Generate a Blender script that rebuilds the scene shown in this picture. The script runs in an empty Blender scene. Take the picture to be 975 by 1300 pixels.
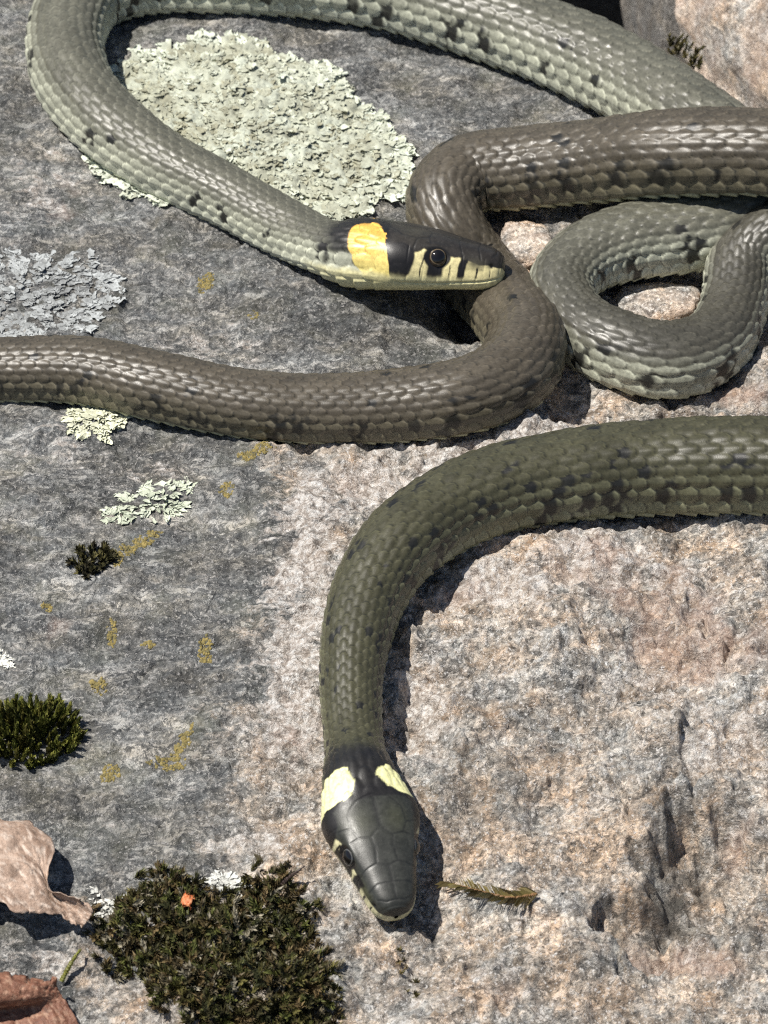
import bpy, bmesh, math, random
import numpy as np
from mathutils import Vector, Matrix, noise as mnoise

random.seed(7)
RNG = np.random.default_rng(7)
SC = bpy.context.scene
COL = SC.collection
CM = 0.01                       # everything below is written in centimetres

# ------------------------------------------------------------------ camera
PW, PH = 975.0, 1300.0          # photograph size, used to read positions
PITCH = math.radians(42.0)
DIST = 130.0                    # cm from lens to the middle of the rock
FRAME = 18.6                    # cm across the picture at that distance
FPX = PW * DIST / FRAME
FWD = np.array([0, math.cos(PITCH), -math.sin(PITCH)])
RGT = np.array([1.0, 0, 0])
UPV = np.array([0, math.sin(PITCH), math.cos(PITCH)])
EYE = -DIST * FWD
cam_d = bpy.data.cameras.new('camera')
cam = bpy.data.objects.new('camera', cam_d)
COL.objects.link(cam)
SC.camera = cam
cam.location = Vector(EYE * CM)
cam.rotation_euler = (math.pi / 2 - PITCH, 0, 0)
cam_d.sensor_fit = 'HORIZONTAL'
cam_d.sensor_width = 36.0
cam_d.lens = 36.0 * DIST / FRAME
cam_d.clip_start = 0.02
cam_d.clip_end = 500.0
cam_d.dof.use_dof = True
cam_d.dof.focus_distance = 1.29
cam_d.dof.aperture_fstop = 60.0

# ------------------------------------------------------------------ light
SUN_EL = math.radians(65.0)
SUN_AZ = math.atan2(-0.99, -0.10)          # high on the left
TO_SUN = Vector((math.sin(SUN_AZ) * math.cos(SUN_EL), math.cos(SUN_AZ) * math.cos(SUN_EL), math.sin(SUN_EL)))
world = bpy.data.worlds.new('World')
SC.world = world
world.use_nodes = True
wn = world.node_tree
sky = wn.nodes.new('ShaderNodeTexSky')
sky.sky_type = 'NISHITA'
sky.sun_disc = False
sky.sun_elevation = SUN_EL
sky.sun_rotation = SUN_AZ
wn.links.new(sky.outputs[0], wn.nodes['Background'].inputs[0])
wn.nodes['Background'].inputs[1].default_value = 0.055
sun_d = bpy.data.lights.new('sun', 'SUN')
sun_d.energy = 4.8
sun_d.angle = math.radians(0.5)
sun_d.color = (1.0, 0.955, 0.88)
sun = bpy.data.objects.new('sun', sun_d)
COL.objects.link(sun)
sun.location = TO_SUN * 3
sun.rotation_euler = TO_SUN.to_track_quat('Z', 'Y').to_euler()
vs = SC.view_settings
vs.view_transform = 'Standard'
vs.look = 'None'
vs.exposure = 0.47
vs.gamma = 1.0
vs.use_curve_mapping = False
SC.cycles.use_denoising = False
SC.render.filter_size = 1.15
SC.cycles.pixel_filter_type = 'BLACKMAN_HARRIS'
SC.cycles.filter_width = 1.15
SC.cycles.use_adaptive_sampling = True
SC.cycles.adaptive_threshold = 0.02
SC.cycles.max_bounces = 5
SC.cycles.diffuse_bounces = 3
SC.cycles.glossy_bounces = 2

# ------------------------------------------------------------------ helpers
def sstep(a, b, x):
    t = np.clip((np.asarray(x, float) - a) / (b - a), 0, 1)
    return t * t * (3 - 2 * t)

def hash2(ix, iy, seed=0):
    h = (ix.astype(np.int64) * 374761393 + iy.astype(np.int64) * 668265263 + seed * 1442695041) & 0x7fffffff
    h = ((h ^ (h >> 13)) * 1274126177) & 0x7fffffff
    h = ((h ^ (h >> 15)) * 2246822519) & 0x7fffffff
    return ((h ^ (h >> 16)) & 0xffffff) / float(0xffffff)

def pnoise(x, y, seed=0):
    x = np.asarray(x, float); y = np.asarray(y, float)
    xi = np.floor(x); yi = np.floor(y)
    xf = x - xi; yf = y - yi
    u = xf ** 3 * (xf * (xf * 6 - 15) + 10); v = yf ** 3 * (yf * (yf * 6 - 15) + 10)
    def g(ox, oy):
        a = hash2(xi + ox, yi + oy, seed) * 2 * np.pi
        return np.cos(a) * (xf - ox) + np.sin(a) * (yf - oy)
    n0 = g(0, 0) * (1 - u) + g(1, 0) * u
    n1 = g(0, 1) * (1 - u) + g(1, 1) * u
    return (n0 * (1 - v) + n1 * v) * 1.4

def fbm(x, y, octv=4, seed=0, gain=0.5):
    s = 0; a = 1.0; f = 1.0
    for i in range(octv):
        s = s + a * pnoise(np.asarray(x) * f, np.asarray(y) * f, seed + i * 17)
        a *= gain; f *= 2.03
    return s

def project(p):
    d = np.asarray(p, float) - EYE
    w = d @ FWD
    return PW / 2 + FPX * (d @ RGT) / w, PH / 2 - FPX * (d @ UPV) / w

def ray(px, py):
    d = FWD * FPX + RGT * (px - PW / 2) + UPV * (PH / 2 - py)
    return d / np.linalg.norm(d)

def on_plane(px, py, z=0.0):
    d = ray(px, py)
    return EYE + d * ((z - EYE[2]) / d[2])

def pblob(x, y, cx, cy, rx, ry, rot=0.0):
    """soft ellipse, 1 in the middle, 0 outside"""
    c, s = math.cos(math.radians(rot)), math.sin(math.radians(rot))
    dx, dy = x - cx, y - cy
    a = (dx * c + dy * s) / rx; b = (-dx * s + dy * c) / ry
    return np.exp(-(a * a + b * b) * 1.2)

# feature anchors: picture position -> spot on the level rock
def gpos(px, py):
    p = on_plane(px, py, 0.0)
    for _ in range(12):
        p = on_plane(px, py, float(base_slope(p[0], p[1])))
    return p

def base_slope(x, y):
    yy = np.minimum(0, np.asarray(y, float) + 2.0)
    return -0.0105 * yy * yy

EDGE = [gpos(*q) for q in ((-900, -75), (560, -70), (680, 0), (760, 62), (850, 118), (930, 165), (1100, 190), (2000, 230))]
EDGE_X = np.array([e[0] for e in EDGE]); EDGE_Y = np.array([e[1] for e in EDGE])
DIPS = [  # picture position, radii in cm, depth in cm
    ((615, 395), 2.6, 3.0, -0.25), ((596, 350), 1.15, 1.8, -1.40), ((800, 430), 2.4, 2.9, -0.7), ((930, 400), 2.4, 3.5, -0.7),
    ((880, 500), 2.6, 0.75, -0.7), ((735, 500), 1.0, 1.0, -0.55),
]
DIPW = [(gpos(*c), rx, ry, d) for c, rx, ry, d in DIPS]
HOL = gpos(912, 1100); HOL2 = gpos(812, 1176); LEDGE = gpos(950, 1030)

def H0(x, y):
    x = np.asarray(x, float); y = np.asarray(y, float)
    z = base_slope(x, y)
    z = z + 0.42 * fbm(x / 9.0 + 3.1, y / 9.0 + 7.7, 2, 11)
    for c, rx, ry, d in DIPW:
        z = z + d * np.exp(-(((x - c[0]) / rx) ** 2 + ((y - c[1]) / ry) ** 2))
    return z

def edge_drop(x, y):
    ed = np.interp(x, EDGE_X, EDGE_Y) + 0.35 * fbm(np.asarray(x) / 1.7, np.asarray(x) * 0 + 2.2, 3, 5)
    d = np.maximum(0, y - ed)
    return -np.minimum(30, 0.25 * d + 5.0 * np.maximum(0, d - 0.25))

def far_drop(x, y):
    d = np.maximum(0, np.maximum(np.abs(x) - 24, -30 - y))
    return -np.minimum(30.0, 0.09 * d * d)

def pale_mask(px, py):
    """fresh pale pink granite (1) against grey weathered, lichen-filmed granite (0)"""
    n = 75 * fbm(px / 150.0, py / 150.0, 5, 31, 0.6)
    b = np.interp(py, [-400, 150, 480, 560, 640, 760, 900, 1000, 1080, 1200, 1300, 1700],
                  [930, 760, 560, 395, 395, 350, 325, 340, 250, 150, 120, 60])
    m = sstep(-130, 130, px - b + n)
    up = sstep(560, 470, py + 0.4 * n)
    return np.clip(m * (1 - 0.35 * up), 0, 1)

def white_mask(px, py):
    m = 1.0 * pblob(px, py, 390, 735, 42, 130, 8) + 0.95 * pblob(px, py, 480, 612, 115, 36, -16) + 0.8 * pblob(px, py, 365, 900, 55, 100, -8)
    m += 0.7 * pblob(px, py, 545, 900, 45, 100) + 0.8 * pblob(px, py, 660, 556, 110, 24, -18) + 0.7 * pblob(px, py, 780, 700, 150, 36, 25)
    m += 0.6 * pblob(px, py, 640, 745, 100, 50) + 0.45 * pblob(px, py, 240, 1240, 110, 70) + 0.35 * pblob(px, py, 40, 1215, 70, 30)
    m += 0.55 * pblob(px, py, 915, 950, 75, 60) + 0.3 * pblob(px, py, 90, 560, 60, 40) + 0.3 * pblob(px, py, 60, 240, 60, 80)
    m += 0.4 * pblob(px, py, 820, 860, 120, 40, 15) + 0.4 * pblob(px, py, 330, 1080, 70, 50) + 0.3 * pblob(px, py, 620, 1230, 100, 40)
    m += 0.35 * pblob(px, py, 270, 440, 90, 25) + 0.3 * pblob(px, py, 200, 600, 60, 20)
    return np.clip(m * (1 + 0.8 * fbm(px / 45.0, py / 45.0, 3, 77)), 0, 1)

def pink_mask(px, py):
    m = 0.8 * pblob(px, py, 810, 745, 130, 60, 20) + 0.8 * pblob(px, py, 900, 830, 110, 50) + 0.8 * pblob(px, py, 810, 1195, 60, 22, 10)
    m += 0.8 * pblob(px, py, 890, 1220, 80, 30, 20) + 0.9 * pblob(px, py, 930, 505, 90, 22, 5) + 0.5 * pblob(px, py, 600, 750, 90, 40, 10)
    m += 0.5 * pblob(px, py, 950, 950, 40, 40) + 0.45 * pblob(px, py, 460, 615, 60, 25) + 0.6 * pblob(px, py, 940, 1060, 45, 30, 15)
    m += 0.5 * pblob(px, py, 360, 940, 60, 50) + 0.5 * pblob(px, py, 70, 800, 40, 25) + 0.4 * pblob(px, py, 620, 1260, 110, 40)
    m += 0.4 * pblob(px, py, 85, 270, 40, 40) + 0.35 * pblob(px, py, 310, 1150, 60, 30)
    return np.clip(m * (1 + 0.9 * fbm(px / 40.0, py / 40.0, 3, 91)), 0, 1)

def facets(x, y, cell, seed):
    """broken-stone facets: every cell of a jittered lattice is a little tilted plane"""
    gx = x / cell; gy = y / cell
    ix = np.floor(gx); iy = np.floor(gy)
    sw = np.full(np.shape(x), 1e-9); hz = np.zeros(np.shape(x))
    for ox in (-1, 0, 1):
        for oy in (-1, 0, 1):
            cx = ix + ox; cy = iy + oy
            dx = gx - cx - hash2(cx, cy, seed); dy = gy - cy - hash2(cx, cy, seed + 1)
            d = dx * dx + dy * dy
            h = (hash2(cx, cy, seed + 2) - .5) * dx * 2 + (hash2(cx, cy, seed + 3) - .5) * dy * 2 + (hash2(cx, cy, seed + 4) - .5) * 0.7
            w = np.exp(-d * 11.0)
            sw = sw + w; hz = hz + w * h
    return hz / sw * cell

def Hfine(x, y, pale):
    wx = x + 0.25 * pnoise(x / 0.9, y / 0.9, 3); wy = y + 0.25 * pnoise(x / 0.9 + 9, y / 0.9, 4)
    amp = 0.70 + 0.80 * pale
    z = 0.30 * fbm(wx / 2.6, wy / 2.6, 3, 41) * (0.55 + 0.9 * pale)
    r1 = 1 - 2 * np.abs(pnoise(wx / 0.85, wy / 0.70, 51))
    z = z + amp * 0.055 * r1
    z = z + amp * 0.050 * pnoise(wx / 0.42, wy / 0.36, 53)
    r2 = 1 - 2 * np.abs(pnoise(wx / 0.26 + wy * .3, wy / 0.20, 57))
    z = z + amp * 0.034 * r2
    z = z + amp * 0.024 * pnoise(wx / 0.13, wy / 0.12, 59)
    fa = 0.17 + 0.25 * pale * (0.5 + np.clip(fbm(x / 3.0, y / 3.0, 2, 66) + 0.3, 0, 1))
    wx2 = x + 0.10 * pnoise(x / 0.25, y / 0.25, 7); wy2 = y + 0.10 * pnoise(x / 0.25 + 4, y / 0.25, 8)
    z = z + fa * (0.55 * facets(wx2, wy2, 1.15, 201) + 0.75 * facets(wx2, wy2, 0.46, 211) + 0.9 * facets(wx2, wy2, 0.22, 221))
    return z

def relief_features(x, y):
    """the broken hollow and ledges low on the right side of the rock"""
    wx = x + 0.35 * fbm(x / 1.1, y / 1.1, 3, 61); wy = y + 0.35 * fbm(x / 1.1 + 5, y / 1.1, 3, 63)
    z = 0
    a = (wx - HOL[0]); b = (wy - HOL[1])
    ra = np.sqrt((a / 1.35) ** 2 + (b / 1.5) ** 2)
    z = z - 1.15 * sstep(1.15, 0.70, ra + 0.25 * (a / 1.3))
    a = (wx - HOL2[0]); b = (wy - HOL2[1])
    z = z - 0.60 * sstep(1.1, 0.72, np.sqrt((a / 0.9) ** 2 + (b / 0.9) ** 2))
    a = (wx - LEDGE[0]); b = (wy - LEDGE[1])
    z = z + 0.45 * sstep(1.05, 0.8, np.sqrt((a / 1.5) ** 2 + (b / 1.0) ** 2))
    # cracks and steps
    for (p, q), dep, wd in CRACKS:
        dx, dy = q[0] - p[0], q[1] - p[1]
        L2 = dx * dx + dy * dy
        t = np.clip(((wx - p[0]) * dx + (wy - p[1]) * dy) / L2, 0, 1)
        dd = np.hypot(wx - p[0] - t * dx, wy - p[1] - t * dy)
        z = z - dep * np.exp(-(dd / wd) ** 2)
    return z
CRACKS = [((gpos(*a), gpos(*b)), d, w) for a, b, d, w in (
    ((800, 800), (975, 870), 0.20, 0.09), ((700, 775), (800, 800), 0.14, 0.08), ((895, 790), (930, 850), 0.22, 0.07),
    ((870, 1000), (890, 1090), 0.20, 0.12), ((600, 1215), (720, 1190), 0.16, 0.08), ((690, 520), (1000, 497), 0.75, 0.20),
    ((740, 1200), (840, 1290), 0.15, 0.09), ((560, 1260), (640, 1290), 0.12, 0.08), ((150, 1000), (240, 1030), 0.08, 0.06),
    ((170, 860), (205, 845), 0.10, 0.05), ((900, 1060), (990, 1075), 0.30, 0.10), ((640, 1060), (700, 1100), 0.12, 0.08))]

def Hfull(x, y):
    x = np.asarray(x, float); y = np.asarray(y, float)
    z0 = H0(x, y)
    px, py = project(np.stack([x, y, z0], -1))
    pale = pale_mask(px, py)
    return z0 + Hfine(x, y, pale) + relief_features(x, y)

def at(px, py, off=0.0, surf=H0):
    p = on_plane(px, py, off)
    for _ in range(25):
        z = float(surf(p[0], p[1])) + off
        p = 0.4 * p + 0.6 * on_plane(px, py, z)
    return p

def cm_per_px(p):
    return float((np.asarray(p) - EYE) @ FWD) / FPX

# ---- object helpers
def build_mesh(name, V, F, mat, cols=None, attrs=None, smooth=True, origin=(0, 0, 0)):
    """V (n,3) cm, F (m,k) int array, all faces with k corners"""
    V = (np.asarray(V, float) - np.asarray(origin, float)) * CM
    F = np.asarray(F, np.int32)
    me = bpy.data.meshes.new(name)
    me.vertices.add(len(V)); me.vertices.foreach_set('co', V.astype(np.float32).ravel())
    k = F.shape[1]
    me.loops.add(F.size); me.loops.foreach_set('vertex_index', F.ravel())
    me.polygons.add(len(F)); me.polygons.foreach_set('loop_start', np.arange(0, F.size, k, dtype=np.int32))
    try:
        me.polygons.foreach_set('loop_total', np.full(len(F), k, np.int32))
    except Exception:
        pass
    me.update(calc_edges=True)
    me.validate()
    me.polygons.foreach_set('use_smooth', np.full(len(me.polygons), smooth))
    if cols is not None:
        ca = me.color_attributes.new('Col', 'FLOAT_COLOR', 'POINT')
        c = np.ones((len(V), 4), np.float32); c[:, :3] = cols
        ca.data.foreach_set('color', c.ravel())
    for an, av in (attrs or {}).items():
        at_ = me.attributes.new(an, 'FLOAT', 'POINT')
        at_.data.foreach_set('value', np.asarray(av, np.float32))
    me.materials.append(mat)
    me.update()
    return me

def obj(name, me, parent=None, loc=(0, 0, 0)):
    o = bpy.data.objects.new(name, me)
    COL.objects.link(o)
    if parent is not None:
        o.parent = parent
    else:
        o.location = Vector(np.asarray(loc, float) * CM)
    return o

def tag(o, label, cat, group=None):
    o['label'] = label; o['category'] = cat
    if group: o['group'] = group
    return o

def empty(name, loc):
    o = bpy.data.objects.new(name, None)
    o.empty_display_size = 0.01
    COL.objects.link(o)
    o.location = Vector(np.asarray(loc, float) * CM)
    return o

def grid_faces(nr, nc, wrap=False):
    i = np.arange(nr - 1)[:, None]; j = np.arange(nc if wrap else nc - 1)[None, :]
    j2 = (j + 1) % nc
    a = i * nc + j; b = i * nc + j2; c = (i + 1) * nc + j2; d = (i + 1) * nc + j
    return np.stack([a, b, c, d], -1).reshape(-1, 4)

# ------------------------------------------------------------------ materials
class NT:
    def __init__(self, name):
        self.m = bpy.data.materials.new(name); self.m.use_nodes = True
        self.t = self.m.node_tree; self.b = self.t.nodes['Principled BSDF']
    def n(self, kind, **kw):
        nd = self.t.nodes.new(kind)
        for k, v in kw.items():
            if k.startswith('i_'):
                key = k[2:]
                nd.inputs[int(key) if key.isdigit() else key].default_value = v
            else:
                setattr(nd, k, v)
        return nd
    def l(self, a, b): self.t.links.new(a, b)
    def noise(self, vec, scale, detail=4, rough=0.55, dist=0.0):
        nd = self.n('ShaderNodeTexNoise', i_Scale=scale, i_Detail=detail, i_Roughness=rough, i_Distortion=dist)
        self.l(vec, nd.inputs['Vector']); return nd.outputs['Fac']
    def ramp(self, fac, stops, interp='LINEAR'):
        r = self.n('ShaderNodeValToRGB'); cr = r.color_ramp; cr.interpolation = interp
        while len(cr.elements) < len(stops): cr.elements.new(0.5)
        for e, (p, c) in zip(cr.elements, stops):
            e.position = p; e.color = (c, c, c, 1) if isinstance(c, (int, float)) else (*c, 1)
        self.l(fac, r.inputs[0]); return r.outputs[0]
    def mix(self, fac, a, b, mode='MIX'):
        nd = self.n('ShaderNodeMix', data_type='RGBA', blend_type=mode)
        for s, v in ((nd.inputs[0], fac), (nd.inputs[6], a), (nd.inputs[7], b)):
            if hasattr(v, 'links'): self.l(v, s)
            else: s.default_value = v if isinstance(v, (int, float)) else (*v, 1)
        return nd.outputs[2]
    def math(self, op, a, b=0.0, clamp=False):
        nd = self.n('ShaderNodeMath', operation=op, use_clamp=clamp)
        for s, v in zip(nd.inputs, (a, b)):
            if hasattr(v, 'links'): self.l(v, s)
            else: s.default_value = v
        return nd.outputs[0]
    def coords(self, scale=100.0):
        tc = self.n('ShaderNodeTexCoord'); mp = self.n('ShaderNodeMapping')
        mp.inputs['Scale'].default_value = (scale,) * 3
        self.l(tc.outputs['Object'], mp.inputs['Vector']); return mp.outputs[0]
    def attr(self, name):
        return self.n('ShaderNodeAttribute', attribute_name=name)
    def bump(self, h, strength, dist):
        nd = self.n('ShaderNodeBump', i_Strength=strength, i_Distance=dist * CM)
        self.l(h, nd.inputs['Height']); self.l(nd.outputs[0], self.b.inputs['Normal']); return nd

def granite(name, attrs=True, grey=1.0, warm=0.6):
    N = NT(name); co = N.coords()
    wob = N.n('ShaderNodeTexNoise', i_Scale=2.2, i_Detail=3.0); N.l(co, wob.inputs['Vector'])
    cw = N.n('ShaderNodeVectorMath', operation='MULTIPLY_ADD')
    N.l(wob.outputs['Color'], cw.inputs[0]); cw.inputs[1].default_value = (0.35,) * 3; N.l(co, cw.inputs[2])
    cw = cw.outputs[0]
    st = N.n('ShaderNodeMapping'); st.inputs['Rotation'].default_value = (0, 0, math.radians(-38)); st.inputs['Scale'].default_value = (0.55, 1.15, 1.0)
    N.l(cw, st.inputs['Vector']); cs = st.outputs[0]
    vo = N.n('ShaderNodeTexVoronoi', i_Scale=4.2); N.l(cw, vo.inputs['Vector'])
    sep = N.n('ShaderNodeSeparateColor'); N.l(vo.outputs['Color'], sep.inputs[0])
    vo2 = N.n('ShaderNodeTexVoronoi', i_Scale=10.0); N.l(cw, vo2.inputs['Vector'])
    sep2 = N.n('ShaderNodeSeparateColor'); N.l(vo2.outputs['Color'], sep2.inputs[0])
    big = N.noise(cs, 0.5, 6, 0.62); mid = N.noise(cs, 2.6, 6, 0.74, 0.5); fine = N.noise(cw, 9.0, 5, 0.7)
    # fresh granite: grains of pink and white feldspar, grey quartz and black mica
    grains = N.ramp(sep.outputs[0], [(0.0, (.115, .108, .10)), (.22, (.24, .23, .215)), (.5, (.36, .335, .305)), (.75, (.43, .37, .32)), (1.0, (.53, .50, .46))])
    grains2 = N.ramp(sep2.outputs[0], [(0.0, (.06, .058, .055)), (.16, (.20, .19, .18)), (.6, (.37, .345, .31)), (1.0, (.52, .49, .45))])
    fresh = N.mix(0.55, grains, grains2)
    fresh = N.mix(1.0, fresh, N.ramp(mid, [(.34, (.42, .41, .40)), (.5, (.98, .97, .95)), (.64, (1.45, 1.41, 1.34))]), 'MULTIPLY')
    fresh = N.mix(1.0, fresh, N.ramp(fine, [(.36, .60), (.5, 1.0), (.64, 1.35)]), 'MULTIPLY')
    rust = N.ramp(N.noise(cw, 1.3, 5, 0.7), [(.57, 0.0), (.66, 0.6)])
    fresh = N.mix(rust, fresh, N.mix(fine, (.24, .175, .115), (.42, .33, .24)))
    chips = N.ramp(N.noise(cw, 4.2, 5, .7), [(.575, 0.0), (.60, .85)])
    fresh = N.mix(chips, fresh, N.mix(fine, (.46, .42, .38), (.72, .69, .65)))
    # weathered granite filmed with grey lichen
    wea = N.ramp(mid, [(.32, (.042, .043, .045)), (.43, (.090, .091, .092)), (.51, (.150, .149, .146)), (.58, (.235, .228, .217)), (.67, (.40, .38, .36))])
    wea = N.mix(0.30, wea, N.ramp(sep2.outputs[1], [(0, (.04, .04, .042)), (.5, (.14, .14, .138)), (.85, (.24, .23, .215)), (1, (.46, .43, .40))]))
    wea = N.mix(1.0, wea, N.ramp(fine, [(.36, .55), (.5, 1.0), (.64, 1.5)]), 'MULTIPLY')
    crust = N.math('MAXIMUM', N.ramp(N.noise(cs, 2.2, 6, 0.75, 0.6), [(.57, 0.0), (.59, 0.9)]), N.ramp(N.noise(cw, 6.0, 4, .7), [(.60, 0.0), (.62, .8)]))
    wea = N.mix(crust, wea, N.mix(fine, (.25, .242, .23), (.62, .59, .55)))
    olive = N.ramp(N.noise(cw, 0.8, 4, 0.6), [(.5, 0.0), (.7, 0.5)])
    wea = N.mix(olive, wea, N.mix(fine, (.085, .086, .062), (.18, .175, .13)))
    band = N.ramp(big, [(.36, .62), (.5, 1.0), (.62, 1.5)])
    wea = N.mix(1.0, wea, band, 'MULTIPLY')
    fresh = N.mix(1.0, fresh, N.ramp(N.noise(cw, 0.7, 5, .6), [(.36, .85), (.5, 1.2), (.62, 1.5)]), 'MULTIPLY')
    tint = N.ramp(N.noise(cw, 0.8, 6, .65), [(.38, (.93, .99, 1.05)), (.46, (1.0, 1.0, 1.0)), (.54, (1.08, 1.0, .93)), (.64, (1.22, 1.02, .85))])
    fresh = N.mix(1.0, fresh, tint, 'MULTIPLY')
    wea = N.mix(1.0, wea, N.ramp(N.noise(cs, 0.9, 6, .65), [(.38, (.94, .99, 1.02)), (.5, (.98, 1.0, 1.0)), (.62, (1.05, 1.02, .94))]), 'MULTIPLY')
    salt = N.ramp(N.noise(co, 11.0, 3, .65), [(.60, 0.0), (.63, .9)])
    wea = N.mix(N.math('MULTIPLY', salt, .7), wea, (.52, .50, .48))
    fresh = N.mix(salt, fresh, (.74, .71, .68))
    pits = N.ramp(N.noise(cw, 5.5, 6, .75), [(.39, 1.0), (.42, 0.0)])
    fresh = N.mix(N.math('MULTIPLY', pits, .75), fresh, (.055, .05, .044))
    wea = N.mix(N.math('MULTIPLY', pits, .6), wea, (.03, .03, .03))
    if attrs:
        ap = N.math('ADD', N.attr('pale').outputs['Fac'], N.math('MULTIPLY', N.math('SUBTRACT', mid, 0.5), 1.3))
        ap = N.ramp(ap, [(.30, 0.0), (.72, 1.0)])
        colr = N.mix(ap, wea, fresh)
        aw = N.ramp(N.math('ADD', N.math('MULTIPLY', N.attr('white').outputs['Fac'], 1.25), N.math('MULTIPLY', N.math('SUBTRACT', mid, 0.5), 3.0)), [(.34, 0.0), (.70, 0.9)])
        colr = N.mix(N.math('MULTIPLY', aw, N.ramp(fine, [(.36, .25), (.5, 1.0)])), colr, N.ramp(N.noise(cw, 5.0, 6, .75), [(.36, (.20, .165, .14)), (.45, (.46, .40, .35)), (.53, (.70, .655, .61)), (.62, (.86, .84, .81))]))
        ak = N.ramp(N.math('ADD', N.attr('pink').outputs['Fac'], N.math('MULTIPLY', N.math('SUBTRACT', big, 0.5), 1.2)), [(.3, 0.0), (.9, 0.6)])
        colr = N.mix(ak, colr, N.ramp(N.noise(cw, 5.0, 6, .75), [(.36, (.20, .13, .10)), (.47, (.42, .28, .215)), (.55, (.56, .42, .34)), (.63, (.74, .63, .55))]))
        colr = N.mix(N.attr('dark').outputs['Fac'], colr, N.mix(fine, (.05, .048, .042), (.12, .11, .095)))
    else:
        colr = N.mix(warm, wea, N.mix(N.ramp(big, [(.42, 0), (.6, .55)]), fresh, (.46, .33, .25)))
        colr = N.mix(1.0, colr, (grey, grey, grey), 'MULTIPLY')
    N.l(colr, N.b.inputs['Base Color'])
    N.l(N.ramp(fine, [(.3, .55), (.7, .85)]), N.b.inputs['Roughness'])
    N.b.inputs['Specular IOR Level'].default_value = 0.45
    hb = N.math('ADD', N.noise(cw, 6.0, 6, 0.7), N.math('MULTIPLY', N.noise(co, 19.0, 4, 0.7), 0.55))
    N.bump(hb, 1.0, 0.16)
    return N.m

def col_material(name, rough=0.6, spec=0.4, bump=None, var=0.0, sss=0.0, coat=0.0, trans=0.0):
    N = NT(name); co = N.coords()
    c = N.attr('Col').outputs['Color']
    if var:
        c = N.mix(1.0, c, N.ramp(N.noise(co, var, 5, 0.65), [(.3, .72), (.5, 1.0), (.7, 1.25)]), 'MULTIPLY')
    N.l(c, N.b.inputs['Base Color'])
    N.b.inputs['Roughness'].default_value = rough
    N.b.inputs['Specular IOR Level'].default_value = spec
    if coat:
        N.b.inputs['Coat Weight'].default_value = coat; N.b.inputs['Coat Roughness'].default_value = 0.25
    if bump:
        N.bump(N.noise(co, bump[0], 4, 0.65), bump[1], bump[2])
    return N.m

M_ROCK = granite('weathered_granite')
M_BOULDER = granite('pale_granite', False, 1.5, 0.95)
M_GREYSTONE = granite('grey_stone', False, 0.95, 0.25)
M_GAPSHADE = granite('gap_shade_stone', False, 0.35, 0.1)  # darkened granite, the shade of the gap put into its colour
def skin_material():
    N = NT('snake_skin'); co = N.coords()
    c = N.mix(1.0, N.attr('Col').outputs['Color'], N.ramp(N.noise(co, 9.0, 5, 0.65), [(.3, .70), (.5, 1.0), (.7, 1.28)]), 'MULTIPLY')
    dust = N.ramp(N.noise(co, 22.0, 3, 0.7), [(.64, 0.0), (.74, .16)])
    c = N.mix(dust, c, (.20, .19, .165))
    N.l(c, N.b.inputs['Base Color'])
    N.l(N.ramp(N.noise(co, 2.5, 5, 0.7), [(.35, .34), (.65, .48)]), N.b.inputs['Roughness'])
    N.b.inputs['Specular IOR Level'].default_value = 0.45
    N.bump(N.noise(co, 34.0, 3, 0.6), 0.18, 0.015)
    return N.m
M_SKIN = skin_material()
M_EYE = col_material('eye_gloss', 0.06, 0.7)
M_LICHEN = col_material('lichen_thallus', 0.85, 0.25, (14.0, 0.5, 0.05), 5.0)
M_CRUST = col_material('crust_lichen', 0.9, 0.2, (25.0, 0.5, 0.03), 8.0)
M_MOSS = col_material('moss_leaf', 0.55, 0.35)
M_LEAF = col_material('dead_leaf', 0.55, 0.4, (9.0, 0.7, 0.07), 11.0)

# ------------------------------------------------------------------ ground and rock
def ground():
    N = NT('dark_soil'); co = N.coords(10.0)
    f = N.noise(co, 3.0, 8, 0.7)
    N.l(N.ramp(f, [(.3, (.012, .010, .007)), (.55, (.035, .028, .018)), (.75, (.06, .055, .03))]), N.b.inputs['Base Color'])
    N.b.inputs['Roughness'].default_value = 0.95
    N.bump(f, 0.8, 2.0)
    n = 61
    g = np.linspace(-1, 1, n); g = np.sign(g) * np.abs(g) ** 3 * 6000
    X, Y = np.meshgrid(g, g)
    Z = -26 + 1.5 * fbm(X / 30, Y / 30, 3, 2)
    V = np.stack([X, Y, Z], -1).reshape(-1, 3)
    o = obj('ground', build_mesh('ground', V, grid_faces(n, n), N.m))
    o['kind'] = 'structure'
ground()

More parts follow.
